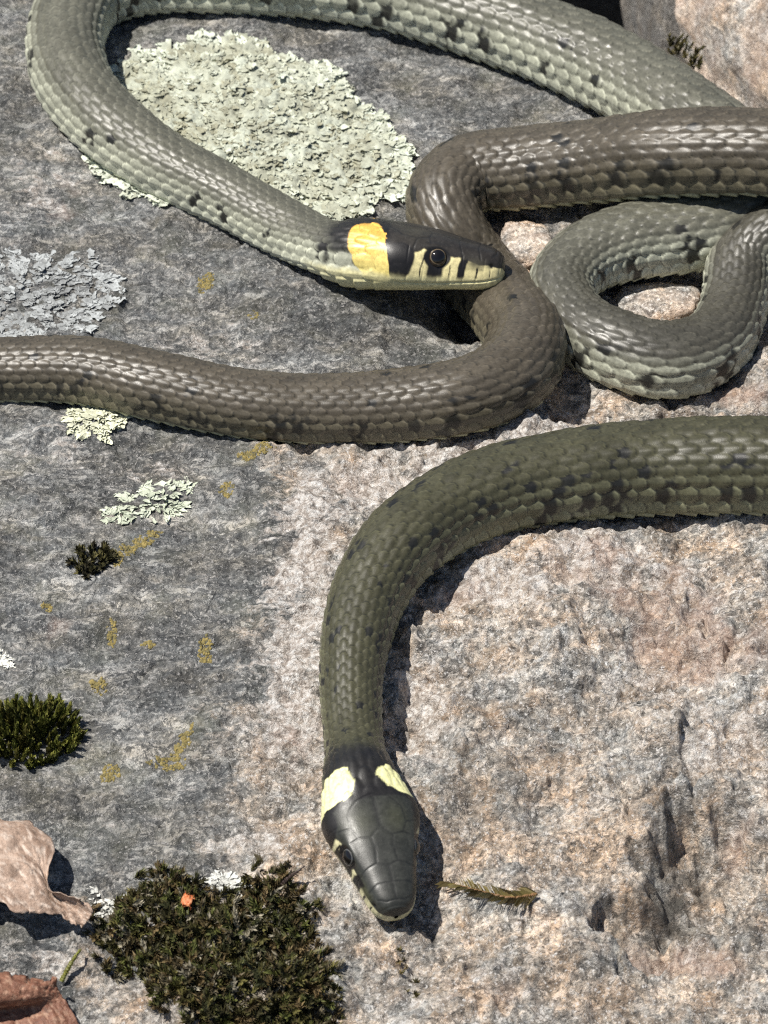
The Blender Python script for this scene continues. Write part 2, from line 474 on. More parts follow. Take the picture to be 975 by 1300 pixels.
def rock():
    def axis(lo, hi, step, far_lo, far_hi):
        fine = np.arange(lo, hi, step)
        a = []; v = lo; s = step
        while v > far_lo: s *= 1.12; v -= s; a.append(v)
        b = []; v = fine[-1]; s = step
        while v < far_hi: s *= 1.12; v += s; b.append(v)
        return np.concatenate([np.array(a[::-1]), fine, np.array(b)])
    xs = axis(-12.2, 12.2, 0.040, -42, 42)
    ys = axis(-19.5, 26.0, 0.052, -48, 29)
    X, Y = np.meshgrid(xs, ys)
    z0 = H0(X, Y)
    px, py = project(np.stack([X, Y, z0], -1))
    pale = pale_mask(px, py)
    Z = z0 + Hfine(X, Y, pale) + relief_features(X, Y) + edge_drop(X, Y) + far_drop(X, Y)
    V = np.stack([X, Y, Z], -1).reshape(-1, 3)
    dark = np.clip(0.95 * pblob(px, py, 865, 1095, 50, 60, 20) + 0.7 * pblob(px, py, 800, 1160, 75, 32, -20) + 0.35 * pblob(px, py, 640, 1010, 120, 60), 0, 1)  # shade of the two hollows painted into the colour; last blob a fainter dark area
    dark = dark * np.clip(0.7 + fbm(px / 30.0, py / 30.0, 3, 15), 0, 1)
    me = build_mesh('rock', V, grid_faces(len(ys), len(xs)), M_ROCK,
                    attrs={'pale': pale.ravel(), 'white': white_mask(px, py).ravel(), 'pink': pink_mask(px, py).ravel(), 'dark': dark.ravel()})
    o = obj('rock', me); o['kind'] = 'structure'
rock()

def stone(name, center, radii, mat, label, seed, rough=0.16, box=0.0, sub=5, rotz=0.0):
    bm = bmesh.new()
    bmesh.ops.create_icosphere(bm, subdivisions=sub, radius=1.0)
    R = Matrix.Rotation(rotz, 3, 'Z')
    for v in bm.verts:
        p = v.co.copy()
        if box:
            m = max(abs(p.x), abs(p.y), abs(p.z)); p = p.lerp(p / m * 0.85, box)
        q = p * 1.3 + Vector((seed * 3.7, seed * 1.9, seed))
        d = mnoise.fractal(q, 0.9, 2.0, 5) * rough + (1 - 2 * abs(mnoise.noise(q * 2.2))) * rough * 0.3
        d += mnoise.fractal(q * 6, 0.8, 2.0, 3) * rough * 0.16
        p = p * (1 + d)
        p = R @ Vector((p.x * radii[0], p.y * radii[1], p.z * radii[2]))
        v.co = p * CM
    me = bpy.data.meshes.new(name); bm.to_mesh(me); bm.free()
    me.polygons.foreach_set('use_smooth', np.full(len(me.polygons), True))
    me.materials.append(mat)
    o = obj(name, me, None, center)
    tag(o, label, 'stone')
    return o

def back_stones():
    c = on_plane(1172, 95, -2.0)
    stone('boulder', c + np.array([0, 5.0, -3.6]), (5.4, 7.5, 5.2), M_BOULDER, 'sunlit pale pinkish granite boulder standing behind the coiled snakes', 3, 0.10, 0.25, 6, 0.5)
    c = on_plane(950, -10, -3.0)
    stone('stone', c + np.array([0, 9.0, -4.5]), (3.4, 9.0, 6.5), M_GREYSTONE, 'smooth grey stone wedged beside the pale pinkish boulder', 8, 0.03, 0.45, 5, 0.05)
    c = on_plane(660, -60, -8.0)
    stone('stone', c + np.array([0, 14.0, -6.0]), (8.0, 4.0, 14.0), M_GAPSHADE, 'added near-black stone standing in for the shade of the gap behind the rock', 12, 0.12, 0.7, 5, 0.1)  # added stone, only there to keep the gap black
back_stones()

# ------------------------------------------------------------------ snakes
NH = 7                                     # scale rows on each side of the spine row
ROWS_W = np.array([1.65 if abs(j) == NH else 1.3 if abs(j) == NH - 1 else 1.05 if abs(j) == NH - 2 else 0.93 for j in range(-NH, NH + 1)])
TH_V = math.radians(118)
_cum = np.concatenate([[0], np.cumsum(ROWS_W)]); _cum = _cum / _cum[-1] * 2 * TH_V - TH_V
def theta_to_v(th):
    return np.interp(th, _cum, np.arange(-NH - 0.5, NH + 1.0, 1.0))

def scale_field(u, v):
    best = np.full(u.shape, -9.0); ba = np.zeros_like(u); bb = np.zeros_like(u); be = np.ones_like(u)
    bj = np.zeros(u.shape, np.int64); bk = np.zeros(u.shape, np.int64)
    jr0 = np.floor(v + 0.5)
    for dj in (-1, 0, 1):
        j = jr0 + dj
        o = 0.5 * np.mod(j, 2)
        k0 = np.floor(u - o + 0.5)
        for dk in (-1, 0, 1):
            k = k0 + dk
            a = u - (k + o); b = v - j
            aa = np.where(a > 0, a / 0.80, a / 1.0)
            e = np.abs(aa) ** 2.0 + np.abs(b / 0.70) ** 2.2
            h = 0.5 + 0.62 * a - 0.42 * np.clip(e, 0, 1) ** 3 + 0.12 * np.exp(-(b / 0.075) ** 2) * sstep(-.9, .2, a) - 0.30 * (b / 0.7) ** 2
            h = np.where((e < 1) & (np.abs(j) <= NH), h, -8.0)
            m = h > best
            best = np.where(m, h, best); ba = np.where(m, a, ba); bb = np.where(m, b, bb); be = np.where(m, e, be)
            bj = np.where(m, j, bj).astype(np.int64); bk = np.where(m, k, bk).astype(np.int64)
    best = np.where(best < -5, 0.0, best)
    return best, ba, bb, be, bj, bk

# head profile: distance from the snout tip, half width, top, bottom (cm, for a head 2.1 cm wide)
HP = np.array([
    [0.00, 0.05, 0.05, -0.07], [0.03, 0.22, 0.23, -0.21], [0.10, 0.35, 0.33, -0.29], [0.22, 0.45, 0.40, -0.34], [0.45, 0.545, 0.46, -0.38],
    [0.80, 0.635, 0.515, -0.41], [1.10, 0.71, 0.565, -0.43], [1.40, 0.78, 0.62, -0.46], [1.75, 0.90, 0.665, -0.50], [2.15, 1.01, 0.695, -0.54],
    [2.50, 1.04, 0.71, -0.58], [2.85, 0.98, 0.72, -0.62], [3.20, 0.89, 0.73, -0.66], [3.70, 0.81, 0.74, -0.70]])

def smooth_interp(t, xs, ys):
    """Catmull-like cubic through the profile points"""
    m = np.gradient(ys, xs)
    i = np.clip(np.searchsorted(xs, t) - 1, 0, len(xs) - 2)
    h = xs[i + 1] - xs[i]; s = np.clip((t - xs[i]) / h, 0, 1)
    return ((1 + 2 * s) * (1 - s) ** 2 * ys[i] + s * (1 - s) ** 2 * h * m[i] + s * s * (3 - 2 * s) * ys[i + 1] + s * s * (s - 1) * h * m[i + 1])

def catmull(P, n=60):
    P = np.asarray(P, float)
    P = np.vstack([2 * P[0] - P[1], P, 2 * P[-1] - P[-2]])
    out = []
    for i in range(1, len(P) - 2):
        p0, p1, p2, p3 = P[i - 1:i + 3]
        d = lambda a, b: max(1e-6, np.linalg.norm((b - a)[:3])) ** 0.5
        t0 = 0; t1 = t0 + d(p0, p1); t2 = t1 + d(p1, p2); t3 = t2 + d(p2, p3)
        t = np.linspace(t1, t2, n, endpoint=False)[:, None]
        A1 = (t1 - t) / (t1 - t0) * p0 + (t - t0) / (t1 - t0) * p1
        A2 = (t2 - t) / (t2 - t1) * p1 + (t - t1) / (t2 - t1) * p2
        A3 = (t3 - t) / (t3 - t2) * p2 + (t - t2) / (t3 - t2) * p3
        B1 = (t2 - t) / (t2 - t0) * A1 + (t - t0) / (t2 - t0) * A2
        B2 = (t3 - t) / (t3 - t1) * A2 + (t - t1) / (t3 - t1) * A3
        out.append((t2 - t) / (t2 - t1) * B1 + (t - t1) / (t2 - t1) * B2)
    out.append(P[-2][None])
    return np.vstack(out)

def spow(x, e):
    return np.sign(x) * np.abs(x) ** e

def seg_dist(x, y, poly):
    d = np.full(x.shape, 9.0)
    for (x0, y0), (x1, y1) in zip(poly[:-1], poly[1:]):
        dx, dy = x1 - x0, y1 - y0
        t = np.clip(((x - x0) * dx + (y - y0) * dy) / (dx * dx + dy * dy), 0, 1)
        d = np.minimum(d, np.hypot(x - x0 - t * dx, y - y0 - t * dy))
    return d

# sutures between the big shields on top of the head: (distance from snout, sideways)
TOP_LINES = [
    [(0.22, 0), (0.98, 0)], [(0.98, 0), (1.04, .17), (1.06, .24)], [(0.60, 0), (0.60, .33), (0.52, .5)], [(1.06, .24), (1.42, .20), (1.66, .24)],
    [(1.66, .24), (1.90, .0)], [(1.90, 0), (2.72, 0)], [(1.66, .24), (1.70, .50), (1.64, .66)], [(1.06, .24), (1.0, .44), (0.92, .60)],
    [(1.70, .50), (1.95, .62), (2.30, .60), (2.62, .36), (2.72, 0.0)], [(1.95, .62), (2.0, .85)], [(0.22, 0), (0.2, .2), (0.28, .36)]]
T_EYE, Q_EYE = 1.46, 1.22

def snake_mesh(head, pts, pal, hs=1.0, seed=0, roll=0.0, head_roll=0.0):
    tall = pal.get('tall', 1.0)
    """head: (snout px, py, lift), (nape px, py, lift) or None; pts: (px, py, lift cm, half width px)"""
    W = []
    for (px, py, lift, hw) in pts:
        r = hw * cm_per_px(on_plane(px, py, 0.5))
        p = at(px, py, 0.80 * r + lift)
        W.append([*p, r])
    HT = 3.25 * hs
    if head:
        (sx, sy, sl), (nx, ny, nl) = head
        p0 = at(sx, sy, sl, base_slope); p1 = at(nx, ny, nl, base_slope)
        d = (p1 - p0) / np.linalg.norm(p1 - p0)
        hd = [[*(p0 + d * HT * k), 0.8 * hs] for k in (0, .25, .5, .75, 1.0)]
        W = hd + W
    W = np.array(W)
    Cv = catmull(W)
    s = np.concatenate([[0], np.cumsum(np.linalg.norm(np.diff(Cv[:, :3], axis=0), axis=1))])
    total = s[-1]
    # ring positions
    rs = []; c = 0.0
    while c < total:
        rs.append(c)
        if head and c < 0.3 * hs: c += 0.009
        elif head and c < 3.4 * hs: c += 0.0165
        else: c += 0.46 * max(0.35, np.interp(c, s, Cv[:, 3])) / 10.0
    rs = np.array(rs)
    cx = np.stack([np.interp(rs, s, Cv[:, i]) for i in range(4)], -1)
    # smooth the axis a little, head part stays straight
    P = cx[:, :3]; r = cx[:, 3]
    T = np.gradient(P, axis=0)
    k = np.ones(9) / 9
    for i in range(3):
        tp = np.pad(T[:, i], 4, mode='edge'); T[:, i] = np.convolve(tp, k, 'valid')
    T /= np.linalg.norm(T, axis=1)[:, None]
    up = np.array([0, 0, 1.0]) - T * T[:, 2:3]; up /= np.linalg.norm(up, axis=1)[:, None]
    side = np.cross(up, T)                     # to the snake's left when T runs tailwards -> flipped below
    rl = np.full(len(rs), math.radians(roll))
    if head:
        rl += (math.radians(head_roll) - math.radians(roll)) * sstep(6.5, 3.2, rs)
    cr, sr = np.cos(rl)[:, None], np.sin(rl)[:, None]
    up, side = up * cr + side * sr, side * cr - up * sr
    NTH = 176
    th = (np.arange(NTH) / NTH * 2 - 1) * math.pi
    ct, st = np.cos(th), np.sin(th)
    # scale lattice
    L = 0.46 * np.maximum(r, 0.35)
    uu = np.concatenate([[0], np.cumsum(np.diff(rs) / (0.5 * (L[1:] + L[:-1])))])
    U = np.repeat(uu[:, None], NTH, 1); THm = np.repeat(th[None], len(rs), 0)
    Vv = theta_to_v(THm)
    h, a, b, e, j, kk = scale_field(U, Vv)
    q = np.abs(THm)
    # belly plates
    bel = sstep(TH_V - 0.02, TH_V + 0.06, q)
    ub = U + 0.25; fb = ub - np.floor(ub)
    hb = 0.15 + 0.75 * fb * sstep(1.0, 0.92, fb)
    hh = h * (1 - bel) + hb * bel
    # body section
    n_up, n_lo = 2.1, 2.7
    yb = r[:, None] * np.where(ct[None] > 0, spow(st, 2 / n_up)[None], spow(st, 2 / n_lo)[None])
    zb = r[:, None] * np.where(ct[None] > 0, 0.97 * spow(ct, 2 / n_up)[None], 0.86 * spow(ct, 2 / n_lo)[None])
    amp = 0.135 * L[:, None]
    tt = rs / hs
    if head:
        hw = smooth_interp(np.minimum(tt, 3.7), HP[:, 0], HP[:, 1]) * hs
        zt = smooth_interp(np.minimum(tt, 3.7), HP[:, 0], HP[:, 2]) * hs * tall
        zl = smooth_interp(np.minimum(tt, 3.7), HP[:, 0], HP[:, 3]) * hs * tall
        nu = np.interp(tt, [0, .4, 1.4, 2.4, 3.6], [2.2, 2.6, 2.75, 2.5, 2.1])[:, None]
        yh = hw[:, None] * spow(st[None], 2 / nu)
        zh = np.where(ct[None] > 0, zt[:, None] * spow(ct[None], 2 / nu), zl[:, None] * spow(-ct[None], 2 / nu) * -1 * -1)
        zh = np.where(ct[None] > 0, zh, zl[:, None] * np.abs(ct[None]) ** (2 / nu))
        f = sstep(2.75, 4.3, tt)[:, None]
        Y = yh * (1 - f) + yb * f; Z = zh * (1 - f) + zb * f
        amp = amp * (sstep(2.55, 3.1, tt)[:, None] * 0.9 + 0.1 * sstep(2.55, 3.1, tt)[:, None])
    else:
        Y, Z = yb, zb
    lump = 1 + 0.035 * fbm(rs[:, None] / 2.2 + 0 * th, THm * 0.9, 3, seed + 70) * sstep(3.5, 5.0, rs if head else rs + 99)[:, None]
    Y = Y * lump; Z = Z * lump
    # radial displacement by the scales
    rad = np.sqrt(Y * Y + Z * Z) + 1e-6
    disp = amp * (hh - 0.45) * (1 + 0.45 * sstep(4.3, 5.8, np.abs(Vv)))
    t2 = np.repeat(tt[:, None], NTH, 1)
    isH = np.zeros_like(q)
    suture = np.zeros_like(q)
    if head:
        ay = np.abs(Y) / hs
        topm = sstep(1.30, 1.05, q)
        for pl in TOP_LINES:
            d = seg_dist(t2, ay, pl)
            suture = np.maximum(suture, np.exp(-(d / 0.020) ** 2) * topm)
        # lip shields
        mouth_q = np.interp(t2, [0, .12, .5, 1.4, 2.3, 2.6], [1.75, 1.80, 1.90, 2.02, 1.98, 1.85])
        mouth = np.exp(-((q - mouth_q) / 0.050) ** 2) * sstep(2.45, 2.3, t2)
        lip = np.zeros_like(q)
        for tl in (0.30, 0.58, 0.86, 1.14, 1.42, 1.74, 2.08):
            lip = np.maximum(lip, np.exp(-((t2 - tl - 0.08 * (q - 1.7)) / 0.017) ** 2) * sstep(1.40, 1.5, q) * sstep(2.5, 2.4, q))
        for (p0_, p1_) in (((0.42, .95), (0.42, 1.5)), ((0.9, 1.0), (0.9, 1.45)), ((0.42, 1.5), (1.15, 1.5)), ((1.8, 1.0), (1.75, 1.5)), ((1.75, 1.5), (2.4, 1.45)), ((2.1, .95), (2.1, 1.5))):
            lip = np.maximum(lip, np.exp(-(seg_dist(t2, q * 0.6, [(p0_[0], p0_[1] * .6), (p1_[0], p1_[1] * .6)]) / 0.017) ** 2))
        isH = sstep(2.95, 2.65, t2)
        nos = np.exp(-(((t2 - 0.27) / 0.055) ** 2 + ((q - 1.24) / 0.13) ** 2))
        brow = np.exp(-(((t2 - T_EYE) / 0.34) ** 2 + ((q - 0.86) / 0.16) ** 2))
        sock = np.exp(-(((t2 - T_EYE) / 0.25) ** 2 + ((q - Q_EYE) / 0.27) ** 2) ** 2)
        chk = np.exp(-(((t2 - 2.35) / 0.45) ** 2 + ((q - 1.5) / 0.5) ** 2))
        pl_bulge = 0.012 * np.sin(np.clip(t2, 0, 3) * 9) * topm
        disp = disp + hs * isH * (-0.008 * suture - 0.035 * mouth - 0.007 * lip - 0.05 * nos + 0.05 * brow - 0.045 * sock + 0.04 * chk)
        disp = disp * sstep(0.0, 0.12, t2)
    nrmY, nrmZ = Y / rad, Z / rad
    Y = Y + disp * nrmY; Z = Z + disp * nrmZ
    V = P[:, None, :] + side[:, None, :] * Y[..., None] + up[:, None, :] * Z[..., None]
    # --------------------------------------------------------------- colour
    rnd = hash2(j + 40, kk + 5, seed + 1); rnd2 = hash2(j + 40, kk + 5, seed + 2)
    aj = np.abs(j) * 9.0 / NH
    pos = rs[:, None] * np.ones((1, NTH))
    dors = np.array(pal['dorsal'])[None, None] * (0.86 + 0.28 * rnd[..., None])
    if 'dorsal2' in pal:
        w = sstep(pal['d2'][0], pal['d2'][1], pos)[..., None]
        dors = dors * (1 - w) + np.array(pal['dorsal2'])[None, None] * (0.86 + 0.28 * rnd[..., None]) * w
    fl = np.clip((aj - 4.6) / 4.4, 0, 1)[..., None] ** pal.get('flank_pow', 1.6)
    flk = np.array(pal['flank'])[None, None] * (0.88 + 0.24 * rnd2[..., None])
    Cc = dors * (1 - fl) + flk * fl
    # dark skin between the scales
    skin = sstep(0.78, 0.93, e)[..., None] * np.clip(pal.get('skin', 0.45) * (1.35 + 0.5 * sstep(5.5, 7.5, aj)), 0, .92)[..., None]
    Cc = Cc * (1 - skin) + np.array([.018, .018, .015]) * skin
    # pale rear rims of scales
    rim = (sstep(0.5, 0.8, e) * sstep(0.1, 0.4, a) * (1 - sstep(0.82, 0.97, e)))[..., None] * 0.45
    Cc = Cc * (1 + rim * 1.2)
    # black bars low on the flank, smaller spots above
    per = pal.get('period', 3)
    nz_ = 0.30 * fbm(U * 1.7, Vv * 1.4, 2, seed + 14)
    sidei = (THm > 0).astype(np.int64)
    Uc = 0.7 * (kk + 0.5 * np.mod(j, 2)) + 0.3 * U; Vc = (0.7 * np.abs(j) + 0.3 * np.abs(Vv)) * 9.0 / NH
    def series(v0, per_, ru, rv, prob, sd):
        out = np.zeros_like(U)
        i = np.floor(Uc / per_)
        for di in (-1, 0, 1):
            ii = i + di
            h1 = hash2(ii, sidei + 3, sd); h2 = hash2(ii, sidei + 8, sd + 1); h3 = hash2(ii, sidei + 15, sd + 2); h4 = hash2(ii, sidei + 21, sd + 2)
            c_ = (ii + 0.5 + 0.8 * (h1 - .5)) * per_
            sz = 0.5 + 0.9 * h3
            du = (Uc - c_ + (0.5 * h4 - .1) * (Vc - v0)) / (ru * sz); dv = (Vc - v0 - 1.6 * (h4 - .5)) / (rv * sz)
            out = np.maximum(out, sstep(1.06, 0.90, np.hypot(du, dv) + nz_) * (h2 < prob))
        return out
    edge_b = np.clip(sstep(0.58, 0.30, a + 0.2 * np.abs(b)) + 0.25 * (rnd > .6), 0, 1)
    barm = series(7.5, per, 0.46, 1.3, 0.85, seed + 31) * pal.get('bars', 1.0) * edge_b
    spm = np.maximum(series(4.6, per * 1.0, 0.50, 0.78, pal.get('spots', .5), seed + 41), series(2.0, per * 1.2, 0.44, 0.66, pal.get('spots', .5) * .8, seed + 51)) * 0.95 * edge_b
    nzf = fbm(U * 1.3, Vv * 1.1, 2, seed + 3)
    black = np.clip(np.maximum(barm, spm) * (1.1 + 0.4 * nzf), 0, 0.97)[..., None]
    Cc = Cc * (1 - black) + np.array([.012, .012, .011]) * black
    # belly
    bl = np.array(pal['belly'])[None, None] * (0.9 + 0.2 * hash2(np.floor(ub), np.floor(THm * 0 + (THm > 0)), seed)[..., None])
    chkb = (hash2(np.floor(ub), (THm > 0) * 7, seed + 4) > 0.55)[..., None] * sstep(TH_V + 0.3, TH_V + 0.6, q)[..., None]
    bl = bl * (1 - chkb) + np.array([.03, .03, .03]) * chkb
    bl = bl * (1 - 0.8 * sstep(0.93, 1.0, fb)[..., None])
    Cc = Cc * (1 - bel[..., None]) + bl * bel[..., None]
    Cc = Cc * (1 + 0.15 * fbm(pos / 1.3, THm * 1.5, 3, seed + 6))[..., None]
    if head:
        def lay(base, m, colr):
            m = np.clip(m, 0, 1)[..., None]
            return base * (1 - m) + np.array(colr)[None, None] * m
        wig = 0.05 * fbm(t2 * 5, THm * 3, 3, seed + 12)
        BLK = (.012, .011, .011)
        lipc = pal['lip']
        Hc = np.ones_like(Cc) * np.array(pal['head'])[None, None] * (1 + 0.22 * fbm(t2 * 3, THm * 2.5, 3, seed + 5))[..., None]
        # greenish parietals
        Hc = lay(Hc, 0.5 * np.exp(-(((t2 - 2.05) / 0.35) ** 2 + ((ay - 0.42) / 0.3) ** 2)), pal['head2'])
        # lips and chin
        qb = np.interp(t2, [0, .2, .6, 1.0, 1.2, 1.5, 1.75, 2.3], [1.38, 1.36, 1.36, 1.20, 1.25, 1.28, 1.10, 1.55]) + wig + pal.get('qlip', 0.0)
        Hc = lay(Hc, sstep(-0.03, 0.03, q - qb), lipc)
        Hc = lay(Hc, sstep(-0.1, 0.1, q - mouth_q - 0.05), pal['chin'])
        Hc = lay(Hc, 0.9 * np.exp(-(((t2 - 0.62) / 0.26) ** 2 + ((q - 1.26) / 0.24) ** 2)), pal['head2'])
        # black sutures of the lips
        for tl, wd, q0, q1 in ((0.30, .012, 1.45, 2.0), (0.58, .022, 1.4, 2.0), (0.92, .085, 1.10, 1.92), (1.18, .010, 1.4, 1.9), (1.50, .17, 1.38, 1.88), (1.80, .014, 1.2, 1.95)):
            wd = wd * pal.get('suture_w', 1.0)
            Hc = lay(Hc, sstep(wd * 1.15, wd * 0.8, np.abs(t2 - tl - 0.10 * (q - 1.7) + wig * 0.6)) * sstep(q0 - .06, q0 + .06, q) * sstep(q1 + .06, q1 - .06, q), BLK)
        # ring round the eye
        Hc = lay(Hc, sstep(1.1, 0.95, np.hypot((t2 - T_EYE) / 0.29, (q - Q_EYE) / 0.33)), BLK)
        Hc = lay(Hc, 0.9 * nos * (1 + 0 * q) * 1.3, (.006, .006, .006))
        # pale spot behind the eye, black temple patch, collar
        tb, qbk, rt, rq = pal['temple']
        Hc = lay(Hc, sstep(1.10, 0.95, np.hypot((t2 - tb) / rt, (q - qbk) / rq) + wig), BLK)
        Hc = lay(Hc, sstep(2.50, 2.62, t2 + wig - 0.12 * np.cos(THm * 2)) * sstep(1.5, 1.3, q), BLK)
        Hc = lay(Hc, 0.6 * suture, (.010, .010, .010))
        scuff = sstep(0.35, 0.75, fbm(t2 * 16, THm * 12, 3, seed + 22)) * sstep(1.2, .9, q)
        Hc = lay(Hc, 0.16 * scuff, (.10, .095, .085))
        Hc = lay(Hc, 0.55 * mouth, (.03, .025, .02))
        f = sstep(2.9, 3.0, t2 + wig)
        Hb = Hc * (1 - f)[..., None] + Cc * f[..., None]
        # black nape behind the collar fades into the body colour
        nape = sstep(pal['nape_end'] + .5, pal['nape_end'] - .15, t2 + 0.9 * wig + 0.12 * (rnd - 0.5)) * sstep(2.6, 2.7, t2) * sstep(1.45, 1.2, q + wig)
        Hb = lay(Hb, nape * 0.95, BLK)
        tc, qc, rtc, rqc = pal['collar']
        tcx = tc - 0.34 * np.maximum(0, q - 1.15) + 0.10 * np.maximum(0, 1.0 - q)
        inside = np.abs((t2 - tcx) / rtc) ** 2.4 + np.abs((q - qc) / rqc) ** 2.4 + 2.5 * wig + 0.45 * (rnd - 0.5) + 0.25 * (rnd2 - .5)
        cm_ = sstep(1.12, 0.95, inside)
        ccol = np.array(pal['collar_col'][0])[None, None] * (1 - sstep(0.9, 1.7, q))[..., None] + np.array(pal['collar_col'][1])[None, None] * sstep(0.9, 1.7, q)[..., None]
        ccol = ccol * ((0.88 + 0.24 * rnd) * (1 - 0.45 * sstep(0.80, 0.98, e)))[..., None]
        Hb = Hb * (1 - cm_[..., None]) + ccol * cm_[..., None]
        # white-yellow throat
        thr = sstep(1.62, 1.85, q + wig) * sstep(4.6, 3.3, t2)
        Hb = lay(Hb, thr * 0.85, pal['chin'])
        fb_ = sstep(5.0, 4.4, t2)[..., None]
        Cc = Hb * fb_ + Cc * (1 - fb_)
    Vf = V.reshape(-1, 3); Cf = np.clip(Cc, 0.003, 0.95).reshape(-1, 3)
    F = grid_faces(len(rs), NTH, True)[:, ::-1]
    info = {'P': P, 'T': T, 'up': up, 'side': side, 'rs': rs, 'th': th, 'V': V, 'hs': hs}
    return Vf, F, Cf, info

def eye_mesh(rad, iris, ring):
    nl, nm = 40, 32
    ph = np.linspace(0, math.pi, nl)              # from the outward pole
    lm = np.arange(nm) / nm * 2 * math.pi
    PHm, LM = np.meshgrid(ph, lm, indexing='ij')
    V = np.stack([np.sin(PHm) * np.cos(LM), np.sin(PHm) * np.sin(LM), np.cos(PHm)], -1) * rad
    d = np.degrees(PHm)
    C = np.ones(PHm.shape + (3,)) * np.array([.006, .005, .005])
    m = sstep(37, 39, d) * sstep(45, 42, d)
    C = C * (1 - m[..., None]) + np.array(ring) * m[..., None]
    m = sstep(42, 46, d) * sstep(70, 64, d)
    C = C * (1 - m[..., None]) + np.array(iris) * m[..., None]
    return V.reshape(-1, 3), grid_faces(nl, nm, True), C.reshape(-1, 3)

def make_snake(label, head, pts, pal, hs=1.0, seed=0, roll=0.0, head_roll=0.0):
    V, F, C, info = snake_mesh(head, pts, pal, hs, seed, roll, head_roll)
    mid = V.reshape(-1, 3).mean(0)
    lo = V[np.argmin(V[:, 2])]
    base = np.array([mid[0], mid[1], lo[2]])
    root = empty('grass_snake', base)
    tag(root, label, 'snake', 'grass snakes basking together on the rock')
    obj('body', build_mesh('body', V, F, M_SKIN, C, origin=base), root)
    if head:
        i = int(np.argmin(np.abs(info['rs'] / hs - T_EYE)))
        for sgn in (-1, 1):
            jx = int(np.argmin(np.abs(info['th'] - sgn * Q_EYE)))
            p = info['V'][i, jx]
            out = info['side'][i] * sgn * 0.90 + info['up'][i] * 0.36 - info['T'][i] * 0.22
            out /= np.linalg.norm(out)
            rad = 0.25 * hs
            Ve, Fe, Ce = eye_mesh(rad, pal['iris'], pal['ring'])
            zax = Vector(out); q = zax.to_track_quat('Z', 'Y').to_matrix()
            Ve = Ve @ np.array(q).T
            c = p - out * rad * 0.50
            e = obj('eye', build_mesh('eye', Ve, Fe, M_EYE, Ce), root)
            e.location = Vector((c - base) * CM)
    return root

PAL_A = dict(dorsal=(.098, .096, .074), dorsal2=(.056, .053, .042), d2=(44, 50), flank=(.46, .47, .37), belly=(.54, .55, .41), flank_pow=0.95,
             bars=0.97, spots=0.08, period=3.1, skin=0.35, head=(.024, .021, .018), head2=(.055, .05, .035), lip=(.78, .69, .36), chin=(.76, .70, .38),
             temple=(2.28, 1.32, 0.33, 0.46), tall=1.14, qlip=-0.10, nape_end=3.75, collar=(2.98, 1.20, 0.36, 0.98), collar_col=((.76, .44, .09), (.72, .60, .20)),
             iris=(.020, .013, .008), ring=(.17, .13, .08))
PAL_B = dict(dorsal=(.048, .046, .026), flank=(.18, .18, .11), belly=(.34, .34, .22), flank_pow=1.8,
             bars=1.0, spots=0.92, period=2.2, skin=0.5, head=(.028, .029, .025), head2=(.058, .06, .035), lip=(.60, .56, .34), chin=(.58, .55, .34),
             temple=(2.32, 1.50, 0.42, 0.60), nape_end=3.70, collar=(2.96, 1.04, 0.31, 0.80), collar_col=((.80, .78, .40), (.78, .76, .42)),
             iris=(.010, .010, .010), ring=(.10, .10, .095), suture_w=1.9)
PAL_C = dict(dorsal=(.066, .056, .041), flank=(.14, .125, .082), belly=(.42, .42, .28), flank_pow=2.2,
             bars=0.8, spots=0.35, period=2.8, skin=0.45)

make_snake('grey-olive grass snake with an orange-yellow collar, long body looping round the pale lichen',
    ((641, 345, 0.85), (490, 327, 0.90)),
    [(425, 318, 0.25, 37), (365, 291, 0.05, 37), (285, 247, 0.0, 39), (200, 203, 0.0, 42), (135, 155, 0.0, 46), (92, 100, 0.0, 48), (84, 45, 0.0, 49), (112, -8, 0.0, 50),
     (175, -30, 0.0, 50), (280, -33, 0.0, 50), (400, -27, 0.0, 51), (500, -12, 0.0, 52), (600, 18, 0.0, 53), (700, 54, 0.0, 54), (785, 94, 0.0, 54), (860, 140, 0.0, 53),
     (930, 192, 0.0, 52), (962, 245, 0.0, 51), (928, 283, 0.0, 50), (865, 298, 0.0, 50), (795, 308, 0.0, 49), (740, 330, 0.1, 45), (711, 368, 0.1, 43), (733, 412, 0.0, 45), (785, 443, 0.0, 49),
     (850, 457, 0.0, 50), (908, 436, 0.05, 46), (932, 386, 0.15, 43), (943, 330, 0.3, 42), (985, 298, 0.4, 42), (1060, 290, 0.2, 41), (1160, 300, 0.0, 38), (1300, 330, 0.0, 30), (1450, 340, 0.0, 16), (1500, 345, 0.0, 4)],
    PAL_A, 1.13, 3, 0.0, -27.0)
make_snake('olive green grass snake with cream-yellow collar patches, head pointing down the bare rock',
    ((503, 1164, 0.70), (463, 1016, 0.95)),
    [(450, 950, 0.20, 38), (446, 885, 0.05, 39), (450, 820, 0.0, 43), (466, 758, 0.0, 47), (502, 698, 0.05, 51), (560, 652, 0.0, 54), (630, 622, 0.0, 56), (710, 605, 0.0, 58),
     (800, 595, 0.0, 60), (890, 591, 0.0, 62), (975, 591, 0.0, 63), (1100, 600, 0.0, 64), (1250, 620, 0.0, 60), (1420, 650, 0.0, 46), (1600, 690, 0.0, 20), (1660, 700, 0.0, 4)],
    PAL_B, 1.05, 11, 0.0, -3.0)
